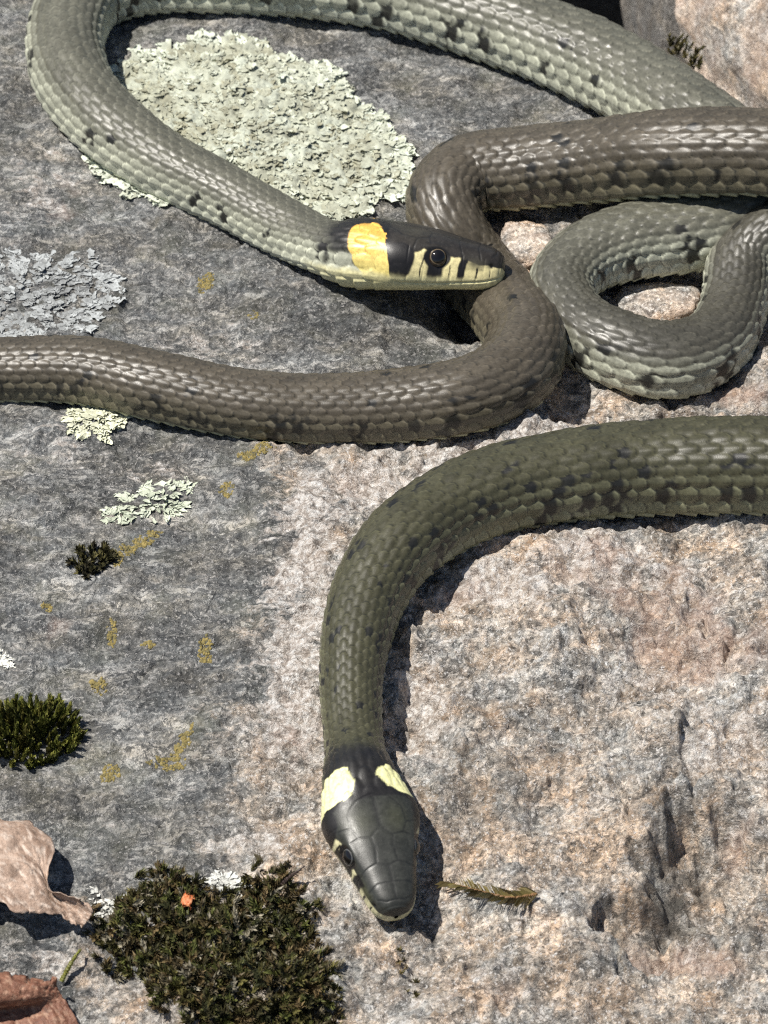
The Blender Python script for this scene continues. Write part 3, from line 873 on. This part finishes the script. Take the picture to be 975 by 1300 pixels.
make_snake('brownish grass snake lying in an S-bend beneath the orange-collared head, its own head unseen',
    None,
    [(-620, 380, 0.0, 3), (-450, 400, 0.0, 18), (-300, 440, 0.0, 30), (-150, 465, 0.0, 37), (-60, 468, 0.0, 40), (0, 469, 0.0, 41), (100, 470, 0.0, 43), (200, 490, 0.0, 44), (300, 511, 0.0, 44), (400, 519, 0.0, 44),
     (500, 515, 0.0, 46), (590, 502, 0.0, 49), (645, 478, 0.0, 51), (668, 436, 0.0, 51), (645, 392, 0.0, 50), (605, 345, 0.0, 49), (572, 295, 0.0, 48), (565, 250, 0.0, 48), (592, 222, 0.0, 50),
     (655, 214, 0.1, 52), (750, 205, 0.5, 54), (850, 195, 1.3, 55), (930, 192, 1.75, 55), (1010, 196, 1.7, 55), (1120, 210, 0.8, 54), (1260, 240, 0.0, 50), (1400, 270, 0.0, 48)],
    PAL_C, 1.0, 21, 0.0)

# ------------------------------------------------------------------ stones between the coils
def small_stone(px, py, hw, hh, label, seed, mat, lift=0.0):
    p = at(px, py, lift)
    k = cm_per_px(p)
    stone('stone', p, (hw * k, hh * k / 0.75, hh * k * 0.75), mat, label, seed, 0.16, 0.3, 4)
small_stone(668, 318, 36, 34, 'grey-pink pebble beside the orange-collared head, between two snakes', 5, M_BOULDER)
small_stone(835, 388, 62, 26, 'pale angular stone inside the coil of the snake', 9, M_BOULDER)

# ------------------------------------------------------------------ lichens
def in_poly(x, y, poly):
    inside = np.zeros(x.shape, bool)
    n = len(poly)
    for i in range(n):
        x0, y0 = poly[i]; x1, y1 = poly[(i + 1) % n]
        c = ((y0 > y) != (y1 > y)) & (x < (x1 - x0) * (y - y0) / ((y1 - y0) + 1e-9) + x0)
        inside ^= c
    return inside

def poly_edge(x, y, poly):
    return seg_dist(x * 0.01, y * 0.01, [(a * 0.01, b * 0.01) for a, b in poly + poly[:1]]) * 100

def surf_many(px, py):
    """many picture points -> points on the rock"""
    d = FWD[None] * FPX + RGT[None] * (px - PW / 2)[:, None] + UPV[None] * (PH / 2 - py)[:, None]
    z = np.zeros(len(px))
    for _ in range(14):
        P = EYE[None] + d * ((z - EYE[2]) / d[:, 2])[:, None]
        z = 0.4 * z + 0.6 * H0(P[:, 0], P[:, 1])
    P = EYE[None] + d * ((z - EYE[2]) / d[:, 2])[:, None]
    P[:, 2] = Hfull(P[:, 0], P[:, 1])
    return P

def lichen(label, poly, n, size, cols, lift=0.05, gaps=0.0, seed=0, branch=1.0, ruff=1.0, sheet=None):
    rng = np.random.default_rng(seed)
    xs = [p[0] for p in poly]; ys = [p[1] for p in poly]
    x = rng.uniform(min(xs), max(xs), n * 4); y = rng.uniform(min(ys), max(ys), n * 4)
    jx = 9 * fbm(x / 22, y / 22, 3, seed); jy = 9 * fbm(x / 22 + 50, y / 22, 3, seed)
    ok = in_poly(x + jx, y + jy, poly)
    if gaps:
        ok &= fbm(x / 16, y / 12, 3, seed + 3) > -0.55 + gaps
    x, y = x[ok][:n], y[ok][:n]
    n = len(x)
    ed = poly_edge(x, y, poly)
    P = surf_many(x, y)
    cx, cy = P[:, 0].mean(), P[:, 1].mean()
    rimf = np.exp(-ed / 22.0)
    ang = np.where(rng.random(n) < 0.25 + 0.65 * rimf, np.arctan2(P[:, 1] - cy, P[:, 0] - cx) + rng.normal(0, 0.6, n), rng.uniform(0, 2 * np.pi, n))
    ln = size * rng.uniform(0.55, 1.25, n) * (0.75 + 0.5 * rimf)
    wd = ln * rng.uniform(0.45, 0.8, n) * branch
    nu, nv = 5, 5
    u = np.linspace(0, 1, nu)[None, :, None]; v = np.linspace(-1, 1, nv)[None, None, :]
    e = lambda a: a[:, None, None]
    f1, f2, f3 = rng.uniform(0, 6.28, (3, n))
    prof = (0.35 + 0.65 * np.sin(np.clip(u * 0.62 + 0.12, 0, 1) * np.pi)) * np.sqrt(np.clip(1 - np.clip((u - 0.72) / 0.30, 0, 1) ** 2.2 * (0.25 + 0.75 * v ** 2), 0.02, 1))
    along = e(ln) * (u - 0.35 + 0.10 * u * np.cos(v * 4.5 + e(f1)) - 0.14 * u * v * v)
    bend = e(rng.normal(0, 0.35, n))
    acr = 0.5 * e(wd) * v * prof * (1 + 0.25 * np.sin(u * 8 + e(f2))) + bend * e(ln) * u * u * 0.5
    curl = e(rng.uniform(-0.1, 0.55, n) * ruff)
    z = lift * e(rng.uniform(0.2, 1.6, n)) + e(ln) * (0.30 * curl * u * u + 0.16 * np.abs(v) ** 2 * e(rng.uniform(-.4, 1, n)) * ruff + 0.09 * ruff * np.sin(v * 5 + e(f3) + u * 4)) 
    z = z - e(0.03 * rimf)
    ca, sa = e(np.cos(ang)), e(np.sin(ang))
    V = np.stack([e(P[:, 0]) + along * ca - acr * sa, e(P[:, 1]) + along * sa + acr * ca, e(P[:, 2]) + z], -1)
    base = np.array([cx, cy, P[:, 2].mean()])
    pick = np.clip(rng.normal(0.40, 0.25, n) + 0.75 * rimf - 0.15 + 0.35 * fbm(P[:, 0] / 1.6, P[:, 1] / 1.6, 2, seed + 8), 0, 1)[:, None]
    c = np.array(cols[0])[None] * (1 - pick) + np.array(cols[1])[None] * pick
    tip = (0.80 + 0.30 * u * np.ones_like(v))
    C = c[:, None, None, :] * tip[..., None] * np.ones((n, nu, nv, 1))
    F = grid_faces(nu, nv)
    Fa = (F[None] + (np.arange(n) * nu * nv)[:, None, None]).reshape(-1, 4)
    V = V.reshape(-1, 3); C = C.reshape(-1, 3)
    if sheet:
        gx = np.arange(min(xs), max(xs), sheet); gy = np.arange(min(ys), max(ys), sheet * 0.7)
        GX, GY = np.meshgrid(gx, gy)
        gxx, gyy = GX.ravel(), GY.ravel()
        keep = in_poly(gxx + 9 * fbm(gxx / 22, gyy / 22, 3, seed), gyy + 9 * fbm(gxx / 22 + 50, gyy / 22, 3, seed), poly)
        SP = surf_many(gxx, gyy)
        cr_ = 1 - 2 * np.abs(pnoise(SP[:, 0] / 0.16, SP[:, 1] / 0.16, seed + 1))
        SP[:, 2] += 0.06 + 0.05 * cr_ + 0.05 * fbm(SP[:, 0] / 0.5, SP[:, 1] / 0.5, 2, seed + 2)
        q_ = grid_faces(len(gy), len(gx))
        q_ = q_[keep[q_].all(1)] + len(V)
        t_ = np.clip(0.5 + 0.5 * fbm(SP[:, 0] / 1.1, SP[:, 1] / 1.1, 3, seed + 4), 0, 1)[:, None]
        sc_ = (np.array(cols[0]) * (1 - t_) + np.array(cols[1]) * t_) * 0.85
        V = np.vstack([V, SP]); C = np.vstack([C, sc_]); Fa = np.vstack([Fa, q_])
    o = obj('lichen', build_mesh('lichen', V, Fa, M_LICHEN, C, origin=base), None, base)
    tag(o, label, 'lichen')
    return o

lichen('large crinkled pale green lichen rosette inside the looping snake body',
    [(150, 78), (175, 66), (230, 64), (250, 50), (300, 54), (330, 52), (352, 70), (395, 80), (432, 88), (446, 118), (470, 150), (492, 152), (500, 180), (524, 208), (520, 248), (482, 258), (455, 282), (420, 277),
     (370, 275), (300, 275), (240, 258), (200, 262), (150, 240), (118, 215), (112, 190), (135, 140)], 4200, 0.30, ((.30, .295, .215), (.58, .62, .52)), 0.07, 0.0, 3, 1.1, 0.9, 2.2)
lichen('flat blue-grey leafy lichen at the edge of the grey rock, above the brownish snake',
    [(-60, 335), (0, 326), (60, 322), (110, 335), (150, 352), (158, 378), (135, 400), (108, 424), (0, 432), (-60, 430)], 1300, 0.28, ((.17, .175, .175), (.40, .42, .42)), 0.02, 0.55, 5, 0.95, 0.45)
lichen('small whitish green lichen peeking out beneath the brownish snake', [(84, 535), (100, 518), (120, 512), (160, 516), (168, 528), (140, 545), (130, 562), (96, 556)], 260, 0.26, ((.36, .36, .26), (.62, .63, .48)), 0.03, 0.15, 7, 0.9, 0.6)
lichen('small branching pale mint lichen above the yellow-stained patch of rock', [(128, 648), (150, 632), (175, 626), (195, 622), (212, 610), (246, 618), (240, 640), (215, 660), (190, 662), (180, 655), (140, 668)], 200, 0.24, ((.30, .33, .25), (.56, .60, .48)), 0.03, 0.35, 9, 0.7, 0.6)
lichen('tiny white lichen crust near the green moss cushion', [(-6, 828), (8, 828), (13, 838), (8, 846), (-6, 848)], 50, 0.2, ((.5, .5, .45), (.68, .68, .62)), 0.02, 0.0, 11, 1.0, 0.4)
lichen('frosty white lichen fringe along the top of the brown moss mat', [(112, 1130), (150, 1140), (165, 1135), (170, 1150), (120, 1158)], 70, 0.2, ((.38, .38, .35), (.62, .62, .58)), 0.02, 0.2, 13, 0.9, 0.6)
lichen('frosty white lichen tuft in the notch of the brown moss mat', [(262, 1125), (285, 1112), (318, 1118), (312, 1132), (290, 1142), (266, 1140)], 110, 0.2, ((.38, .38, .35), (.62, .62, .58)), 0.02, 0.2, 15, 0.9, 0.6)

def crust_lichen(spots, label, seed, col=((.13, .115, .055), (.27, .21, .075))):
    rng = np.random.default_rng(seed)
    X = []; Y = []
    for (cx, cy, rx, ry, rot, n) in spots:
        n = int(n * 1.9)
        a = rng.uniform(0, 2 * np.pi, n); r = np.sqrt(rng.random(n)) * (1 + 0.45 * pnoise(np.cos(a) * 2 + cx, np.sin(a) * 2 + cy, seed))
        dx, dy = rx * r * np.cos(a), ry * r * np.sin(a)
        c, s_ = math.cos(math.radians(rot)), math.sin(math.radians(rot))
        X.append(cx + dx * c - dy * s_); Y.append(cy + dx * s_ + dy * c)
    x = np.concatenate(X); y = np.concatenate(Y)
    keep = fbm(x / 9, y / 9, 2, seed) > -0.25
    x, y = x[keep], y[keep]; n = len(x)
    P = surf_many(x, y)
    base = P.mean(0)
    r = rng.uniform(0.015, 0.05, n)
    m = 7
    a = np.arange(m) / m * 2 * np.pi
    rr = r[:, None] * rng.uniform(0.6, 1.3, (n, m))
    ring = np.stack([P[:, 0:1] + rr * np.cos(a), P[:, 1:2] + rr * np.sin(a), P[:, 2:3] - 0.01 + 0 * rr], -1)
    ring2 = np.stack([P[:, 0:1] + 0.7 * rr * np.cos(a), P[:, 1:2] + 0.7 * rr * np.sin(a), P[:, 2:3] + 0.55 * r[:, None] * rng.uniform(.5, 1.1, (n, m))], -1)
    top = P[:, None, :] + np.stack([0 * r, 0 * r, 0.65 * r], -1)[:, None, :]
    V = np.concatenate([ring, ring2, top], 1)
    k = 2 * m + 1
    F = []
    for i in range(m):
        j = (i + 1) % m
        F += [(i, j, m + j), (i, m + j, m + i), (m + i, m + j, 2 * m)]
    F = np.array(F)
    Fa = (F[None] + (np.arange(n) * k)[:, None, None]).reshape(-1, 3)
    t = rng.random(n)[:, None]
    c = np.array(col[0]) * (1 - t) + np.array(col[1]) * t
    C = np.repeat(c[:, None, :], k, 1)
    o = obj('crust_lichen', build_mesh('crust_lichen', V.reshape(-1, 3), Fa, M_CRUST, C.reshape(-1, 3), origin=base), None, base)
    tag(o, label, 'lichen', 'yellow crust lichens on the grey rock')

crust_lichen([(232, 945, 22, 7, -55, 130), (213, 968, 22, 8, 0, 120)], 'forked yellow-ochre lichen crust on the grey rock between moss cushion and olive snake', 31)
crust_lichen([(175, 690, 34, 8, -35, 220), (145, 712, 12, 10, 0, 80)], 'slanting streak of ochre lichen below the pale mint lichen', 32)
crust_lichen([(325, 577, 24, 7, -10, 150)], 'flat ochre lichen smear just below the brownish snake', 33)
crust_lichen([(140, 985, 12, 12, 0, 90)], 'dull olive-yellow lichen crust beside the green moss cushion', 34)
for i, (cx, cy, rx, ry, lb) in enumerate((
        (260, 825, 9, 15, 'upright ochre lichen speck halfway between moss cushion and bend of the olive snake'),
        (142, 800, 7, 15, 'narrow upright ochre lichen speck between the brown moss tuft and the green cushion'),
        (188, 816, 8, 5, 'very small flat ochre lichen speck between two upright ochre specks'),
        (125, 868, 10, 11, 'greenish ochre lichen speck just behind the green moss cushion'),
        (287, 622, 9, 10, 'round ochre lichen speck between the mint lichen and the olive snake'),
        (262, 360, 13, 11, 'ochre lichen speck between blue-grey lichen and the orange-collared head'),
        (322, 400, 6, 6, 'faint tiny ochre lichen dot behind the middle of the brownish snake'),
        (60, 770, 7, 7, 'small ochre lichen dot near the tiny white lichen crust'))):
    crust_lichen([(cx, cy, rx, ry, 0, int(0.55 * rx * ry) + 12)], lb, 40 + i)

# ------------------------------------------------------------------ mosses
def moss(name, label, bases, heights, leaf, nleaf, cols, seed, lean=0.5, spread=1.0, outward=None, wid=0.17):
    """bases (n,3) cm; every shoot carries a spiral of pointed leaves"""
    rng = np.random.default_rng(seed)
    n = len(bases)
    base = np.array([bases[:, 0].mean(), bases[:, 1].mean(), bases[:, 2].min()])
    d = np.stack([rng.normal(0, lean, n), rng.normal(0, lean, n), np.ones(n)], -1)
    if outward is not None:
        o = bases[:, :2] - base[:2]; d[:, :2] += o * outward
    d /= np.linalg.norm(d, axis=1)[:, None]
    t = np.linspace(0.15, 1.0, nleaf)[None, :] * np.ones((n, 1))
    az = (np.arange(nleaf) * 2.4)[None, :] + rng.uniform(0, 6.28, (n, 1)) + rng.normal(0, .3, (n, nleaf))
    ref = np.tile(np.array([1.0, 0, 0]), (n, 1))
    s1 = np.cross(d, ref); s1 /= np.linalg.norm(s1, axis=1)[:, None]; s2 = np.cross(d, s1)
    e = lambda a: a[:, None, :]
    rad = np.cos(az)[..., None] * e(s1) + np.sin(az)[..., None] * e(s2)
    tan = -np.sin(az)[..., None] * e(s1) + np.cos(az)[..., None] * e(s2)
    stem = e(bases) + e(d) * (t * heights[:, None])[..., None]
    opn = spread * (1.15 - 0.75 * t)[..., None] * rng.uniform(.6, 1.3, (n, nleaf, 1))
    ldir = e(d) + rad * opn; ldir /= np.linalg.norm(ldir, axis=-1)[..., None]
    ll = (leaf * rng.uniform(.65, 1.25, (n, nleaf)) * (1.0 - 0.25 * t))[..., None]
    w = ll * wid
    b0 = stem - tan * w * 0.7; b1 = stem + tan * w * 0.7
    md = stem + ldir * ll * 0.45 + rad * ll * 0.05
    m0 = md - tan * w; m1 = md + tan * w
    tipp = stem + ldir * ll + rad * ll * 0.10 * rng.uniform(-1, 1.5, (n, nleaf, 1))
    V = np.stack([b0, b1, m0, m1, tipp], 2).reshape(-1, 3)
    # 2 tris + 1 tri per leaf
    k = 5; N = n * nleaf
    F = np.array([(0, 1, 3), (0, 3, 2), (2, 3, 4)])
    Fa = (F[None] + (np.arange(N) * k)[:, None, None]).reshape(-1, 3)
    pc = rng.random(n)
    ci = np.array(cols)[np.minimum((pc * len(cols)).astype(int), len(cols) - 1)]
    tint = rng.uniform(.7, 1.3, (n, nleaf, 1))
    C = ci[:, None, :] * tint
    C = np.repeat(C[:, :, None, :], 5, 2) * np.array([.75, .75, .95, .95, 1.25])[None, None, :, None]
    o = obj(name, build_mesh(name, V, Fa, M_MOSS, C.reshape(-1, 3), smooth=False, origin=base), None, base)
    tag(o, label, 'moss')
    return o

def poly_points(poly, n, seed, jitter=10):
    rng = np.random.default_rng(seed)
    xs = [p[0] for p in poly]; ys = [p[1] for p in poly]
    x = rng.uniform(min(xs), max(xs), n * 4); y = rng.uniform(min(ys), max(ys), n * 4)
    ok = in_poly(x + jitter * fbm(x / 20, y / 20, 3, seed), y + jitter * fbm(x / 20 + 9, y / 20, 3, seed), poly)
    x, y = x[ok][:n], y[ok][:n]
    return x, y, poly_edge(x, y, poly)

GREENS = [(.095, .105, .022), (.15, .16, .034), (.20, .20, .045), (.07, .075, .018), (.13, .12, .03)]
x, y, ed = poly_points([(-30, 910), (0, 905), (30, 898), (65, 900), (92, 915), (100, 940), (85, 962), (50, 972), (0, 970), (-30, 965)], 210, 71, 6)
B = surf_many(x, y); B[:, 2] -= 0.05
moss('moss_cushion', 'dense green moss cushion on grey rock near the curled dead leaf', B, (0.32 + 0.42 * np.clip(ed / 30, 0, 1)) * np.random.default_rng(5).uniform(.7, 1.2, len(x)), 0.17, 70, GREENS, 72, 0.24, 0.62, 0.45, 0.2)
BROWNS = [(.060, .054, .020), (.085, .078, .026), (.11, .080, .034), (.070, .052, .024), (.15, .135, .045), (.045, .048, .020), (.16, .115, .055), (.10, .11, .030), (.12, .10, .06), (.055, .05, .022), (.085, .09, .03), (.30, .27, .20)]
x, y, ed = poly_points([(112, 1165), (150, 1150), (190, 1135), (185, 1112), (205, 1105), (235, 1118), (260, 1145), (300, 1140), (320, 1118), (345, 1112), (378, 1130), (392, 1165), (400, 1200), (415, 1240), (430, 1270), (425, 1330),
    (260, 1350), (215, 1290), (200, 1262), (170, 1235), (140, 1215), (120, 1190)], 1700, 73, 26)
B = surf_many(x, y); B[:, 2] -= 0.05
moss('moss_mat', 'brown and dark green moss mat beside the olive snake head', B, 0.15 + 0.40 * np.clip(ed / 45, 0, 1) * (0.35 + 1.1 * np.random.default_rng(1).random(len(x))) + 0.18 * np.clip(fbm(x / 28, y / 22, 2, 6), -.5, 1), 0.22, 26, BROWNS, 74, 1.0, 1.0, None, 0.12)
x, y, ed = poly_points([(90, 715), (100, 700), (125, 698), (150, 705), (138, 722), (118, 735), (98, 728)], 40, 75, 3)
B = surf_many(x, y); B[:, 2] -= 0.03
moss('moss_tuft', 'tiny dark brown moss tuft at the end of the ochre streak', B, 0.12 + 0.18 * np.clip(ed / 10, 0, 1), 0.20, 22, [(.05, .047, .02), (.09, .08, .03), (.04, .035, .02)], 76, 0.5, 1.0)
x, y, ed = poly_points([(840, 92), (866, 84), (882, 98), (895, 125), (870, 115)], 24, 77, 3)
p = np.stack([on_plane(a, b, -1.2) + np.array([0, 1.0, 0]) for a, b in zip(x, y)])
moss('moss_tuft', 'olive moss growing at the foot of the pale boulder, behind the snakes', p, np.full(len(p), 0.35), 0.16, 22, [(.06, .055, .018), (.09, .075, .025)], 78, 0.5, 1.0)

x, y, ed = poly_points([(505, 1205), (518, 1200), (528, 1235), (530, 1262), (515, 1262), (508, 1235)], 14, 79, 3)
B = surf_many(x, y); B[:, 2] -= 0.02
moss('moss_tuft', 'sparse withered brown moss shreds on the pale rock below the olive snake head', B, np.full(len(B), 0.06), 0.13, 12, [(.10, .085, .03), (.16, .12, .05)], 80, 0.9, 1.2)

# ------------------------------------------------------------------ dead leaves and litter
def lattice_leaf(name, label, lat, cols, seed, cat='leaf', vein=0.35, edge=5.0, n=(64, 48)):
    """lat[u][v] = (px, py, height over the rock in cm)"""
    nu, nv = len(lat), len(lat[0])
    rng = np.random.default_rng(seed)
    G = np.array([[at(*q) for q in row] for row in lat])
    A = np.stack([catmull(np.hstack([G[:, j], np.zeros((nu, 1))]), 24)[:, :3] for j in range(nv)], 1)
    k = np.linspace(0, len(A) - 1, n[0]).round().astype(int)
    A = A[k]
    S = np.stack([catmull(np.hstack([A[i], np.zeros((nv, 1))]), 24)[:, :3] for i in range(n[0])], 0)
    k = np.linspace(0, S.shape[1] - 1, n[1]).round().astype(int)
    S = S[:, k]
    u = np.linspace(0, 1, n[0])[:, None] * np.ones((1, n[1])); v = np.linspace(0, 1, n[1])[None] * np.ones((n[0], 1))
    # ragged edges
    wob = 0.05 * edge * 0.2 * np.array([pnoise(u * 9, v * 0 + 3, seed), pnoise(u * 9, v * 0 + 8, seed)])
    d = np.abs(v - 0.5) * 2
    S[..., 1] += 0.25 * fbm(u * 9, v * 0 + seed, 3, seed) * d ** 6 * 0.6
    S[..., 0] += 0.22 * fbm(u * 8, v * 0 + seed + 4, 3, seed) * d ** 6 * 0.6
    S[..., 2] += 0.05 * fbm(u * 5, v * 4, 4, seed + 2)
    vv = np.abs(v - 0.5)
    mid = np.exp(-(vv / 0.015) ** 2)
    sd = np.abs(np.mod(u * 7 - vv * 3.2, 1.0) - 0.5)
    side = np.exp(-((0.5 - sd) / 0.05) ** 2)
    S[..., 2] -= 0.045 * np.maximum(mid, side * 0.7)
    S[..., 2] += 0.025 * fbm(u * 18, v * 14, 2, seed + 12)
    t = np.clip(0.5 + 0.55 * fbm(u * 6, v * 5, 4, seed + 5), 0, 1)[..., None]
    C = np.array(cols[0]) * (1 - t) + np.array(cols[1]) * t
    pale = sstep(0.15, 0.6, fbm(u * 20, v * 15, 3, seed + 6))[..., None] * 0.7
    dk = sstep(0.25, 0.7, fbm(u * 11, v * 9, 3, seed + 9))[..., None] * 0.55
    C = C * (1 - dk * 0.6)
    C = C * (1 - pale) + np.array(cols[2]) * pale
    ve = (vein * np.maximum(mid, side * 0.6))[..., None]
    C = C * (1 - ve) + np.array(cols[2]) * 1.15 * ve
    V = S.reshape(-1, 3)
    base = np.array([V[:, 0].mean(), V[:, 1].mean(), V[:, 2].min()])
    o = obj(name, build_mesh(name, V, grid_faces(n[0], n[1]), M_LEAF, C.reshape(-1, 3), origin=base), None, base)
    m = o.modifiers.new('thickness', 'SOLIDIFY'); m.thickness = 0.012 * CM; m.offset = 0
    tag(o, label, cat)
    return o

lattice_leaf('dead_leaf', 'pale brown curled dead leaf with its pinkish tip folded up', [
    [(-100, 1000, .25), (-100, 1040, .8), (-100, 1080, 1.0), (-95, 1115, 1.0), (-90, 1150, .7)],
    [(-30, 1030, .25), (-25, 1052, .75), (-20, 1085, 1.0), (-15, 1118, 1.05), (-10, 1142, .9)],
    [(30, 1042, .30), (22, 1058, .8), (22, 1090, 1.0), (26, 1125, 1.0), (30, 1158, .85)],
    [(64, 1066, .75), (46, 1080, .9), (48, 1105, .95), (52, 1132, .9), (56, 1160, .75)],
    [(64, 1128, .95), (66, 1134, .70), (72, 1142, .65), (78, 1152, .6), (84, 1166, .55)],
    [(96, 1138, .95), (97, 1148, .70), (95, 1155, .60), (93, 1163, .55), (94, 1172, .45)],
    [(118, 1156, .75), (116, 1162, .62), (112, 1168, .52), (108, 1173, .46), (103, 1178, .38)]],
    ((.21, .135, .095), (.44, .32, .245), (.60, .50, .42)), 51, vein=0.5)
lattice_leaf('dead_leaf', 'reddish brown dead leaf with raised lobe, half hidden below the pale brown leaf', [
    [(-90, 1228, .7), (-90, 1250, 1.0), (-90, 1272, .9), (-88, 1284, .2), (-85, 1305, .15), (-80, 1345, .1)],
    [(-20, 1230, .75), (-18, 1248, 1.0), (-15, 1270, .9), (-10, 1284, .2), (-6, 1305, .15), (0, 1345, .1)],
    [(22, 1238, .65), (24, 1250, .85), (27, 1268, .75), (33, 1280, .25), (36, 1302, .2), (40, 1345, .1)],
    [(52, 1244, .45), (52, 1252, .65), (56, 1264, .55), (62, 1274, .35), (70, 1300, .3), (75, 1345, .1)],
    [(74, 1240, .80), (72, 1250, .45), (76, 1260, .30), (84, 1272, .30), (98, 1295, .22), (118, 1335, .05)]],
    ((.11, .042, .026), (.25, .12, .075), (.40, .25, .17)), 53, vein=0.3)
lattice_leaf('petal_fragment', 'tiny orange-red leaf fragment lying on the brown moss mat', [
    [(229, 1146, .50), (231, 1140, .55), (234, 1134, .50)], [(234, 1150, .55), (237, 1142, .62), (240, 1135, .55)], [(241, 1152, .50), (244, 1145, .58), (246, 1139, .50)]],
    ((.45, .09, .025), (.62, .22, .08), (.66, .40, .22)), 55, cat='leaf fragment', n=(14, 12), vein=0.1)

def shoot(name, label, path, stem_r, leaf, nleaf, cols, seed, cat, rows='spiral', leaf_to=1.0, open_=0.8):
    """a stem through picture points with leaves along it, one mesh"""
    rng = np.random.default_rng(seed)
    W = np.array([[*at(a, b, h, Hfull), 0] for a, b, h in path])
    Cv = catmull(W, 12)[:, :3]
    n = len(Cv); m = 7
    T = np.gradient(Cv, axis=0); T /= np.linalg.norm(T, axis=1)[:, None]
    s1 = np.cross(T, [0, 0, 1.0]); s1 /= np.linalg.norm(s1, axis=1)[:, None]; s2 = np.cross(s1, T)
    a = np.arange(m) / m * 2 * np.pi
    rr = stem_r * np.linspace(1.0, 0.35, n)[:, None] * (1 + 0.25 * rng.normal(0, 1, (n, 1)).clip(-1, 1))
    tube = Cv[:, None] + s1[:, None] * (rr * np.cos(a))[..., None] + s2[:, None] * (rr * np.sin(a))[..., None]
    V = [tube.reshape(-1, 3)]; q = grid_faces(n, m, True)
    F = [np.concatenate([q[:, [0, 1, 2]], q[:, [0, 2, 3]]])]
    C = [np.ones((n * m, 3)) * np.array(cols[0])]
    off = n * m
    L = []; LC = []
    for i in range(nleaf):
        t = leaf_to * (i + 0.5) / nleaf; k = min(n - 1, int(t * (n - 1)))
        az = rng.uniform(-.4, .4) + (math.pi if i % 2 else 0) if rows == 'flat' else i * 2.4
        rad = s1[k] * math.cos(az) + s2[k] * math.sin(az) * (0.6 if rows == 'flat' else 1)
        tan = np.cross(T[k], rad)
        d = T[k] * 1.0 + rad * open_ * rng.uniform(.8, 1.3); d /= np.linalg.norm(d)
        l = leaf * rng.uniform(.7, 1.2) * (1 - 0.4 * t); w = l * 0.16
        b = Cv[k]
        md = b + d * l * .5 + np.array([0, 0, .02])
        L += [b - tan * w * .6, b + tan * w * .6, md - tan * w, md + tan * w, b + d * l]
        c = np.array(cols[1 + rng.integers(len(cols) - 1)]) * rng.uniform(.75, 1.25)
        LC += [c] * 5
    if L:
        V.append(np.array(L)); C.append(np.array(LC))
        f = np.array([(0, 1, 3), (0, 3, 2), (2, 3, 4)])
        F.append((f[None] + (off + np.arange(nleaf) * 5)[:, None, None]).reshape(-1, 3))
    V = np.vstack(V); base = np.array([V[:, 0].mean(), V[:, 1].mean(), V[:, 2].min()])
    o = obj(name, build_mesh(name, V, np.vstack(F), M_MOSS, np.vstack(C), smooth=False, origin=base), None, base)
    tag(o, label, cat)

shoot('moss_sprig', 'loose feathery olive-brown moss sprig lying beside the olive snake head',
    [(682, 1135, .16), (650, 1140, .20), (620, 1134, .26), (590, 1126, .28), (566, 1120, .22)], 0.04, 0.46, 84, [(.20, .11, .05), (.20, .17, .06), (.28, .23, .09), (.13, .10, .04), (.34, .28, .13)], 61, 'moss', 'flat', 1.0, 1.0)
shoot('moss_shoot', 'single yellow-green mossy shoot between the two dead leaves',
    [(78, 1246, .15), (84, 1234, .25), (92, 1220, .32), (102, 1206, .30)], 0.075, 0.13, 90, [(.14, .14, .03), (.20, .21, .04), (.27, .27, .06), (.12, .11, .03)], 62, 'moss', 'spiral', 1.0, 0.55)
shoot('twig', 'thin dark twig end sticking out of the brown moss mat', [(358, 1122, .10), (366, 1115, .30), (375, 1108, .42), (387, 1099, .50)], 0.055, 0.1, 3, [(.045, .03, .025), (.05, .035, .03)], 63, 'twig', 'spiral', 1.0, .5)
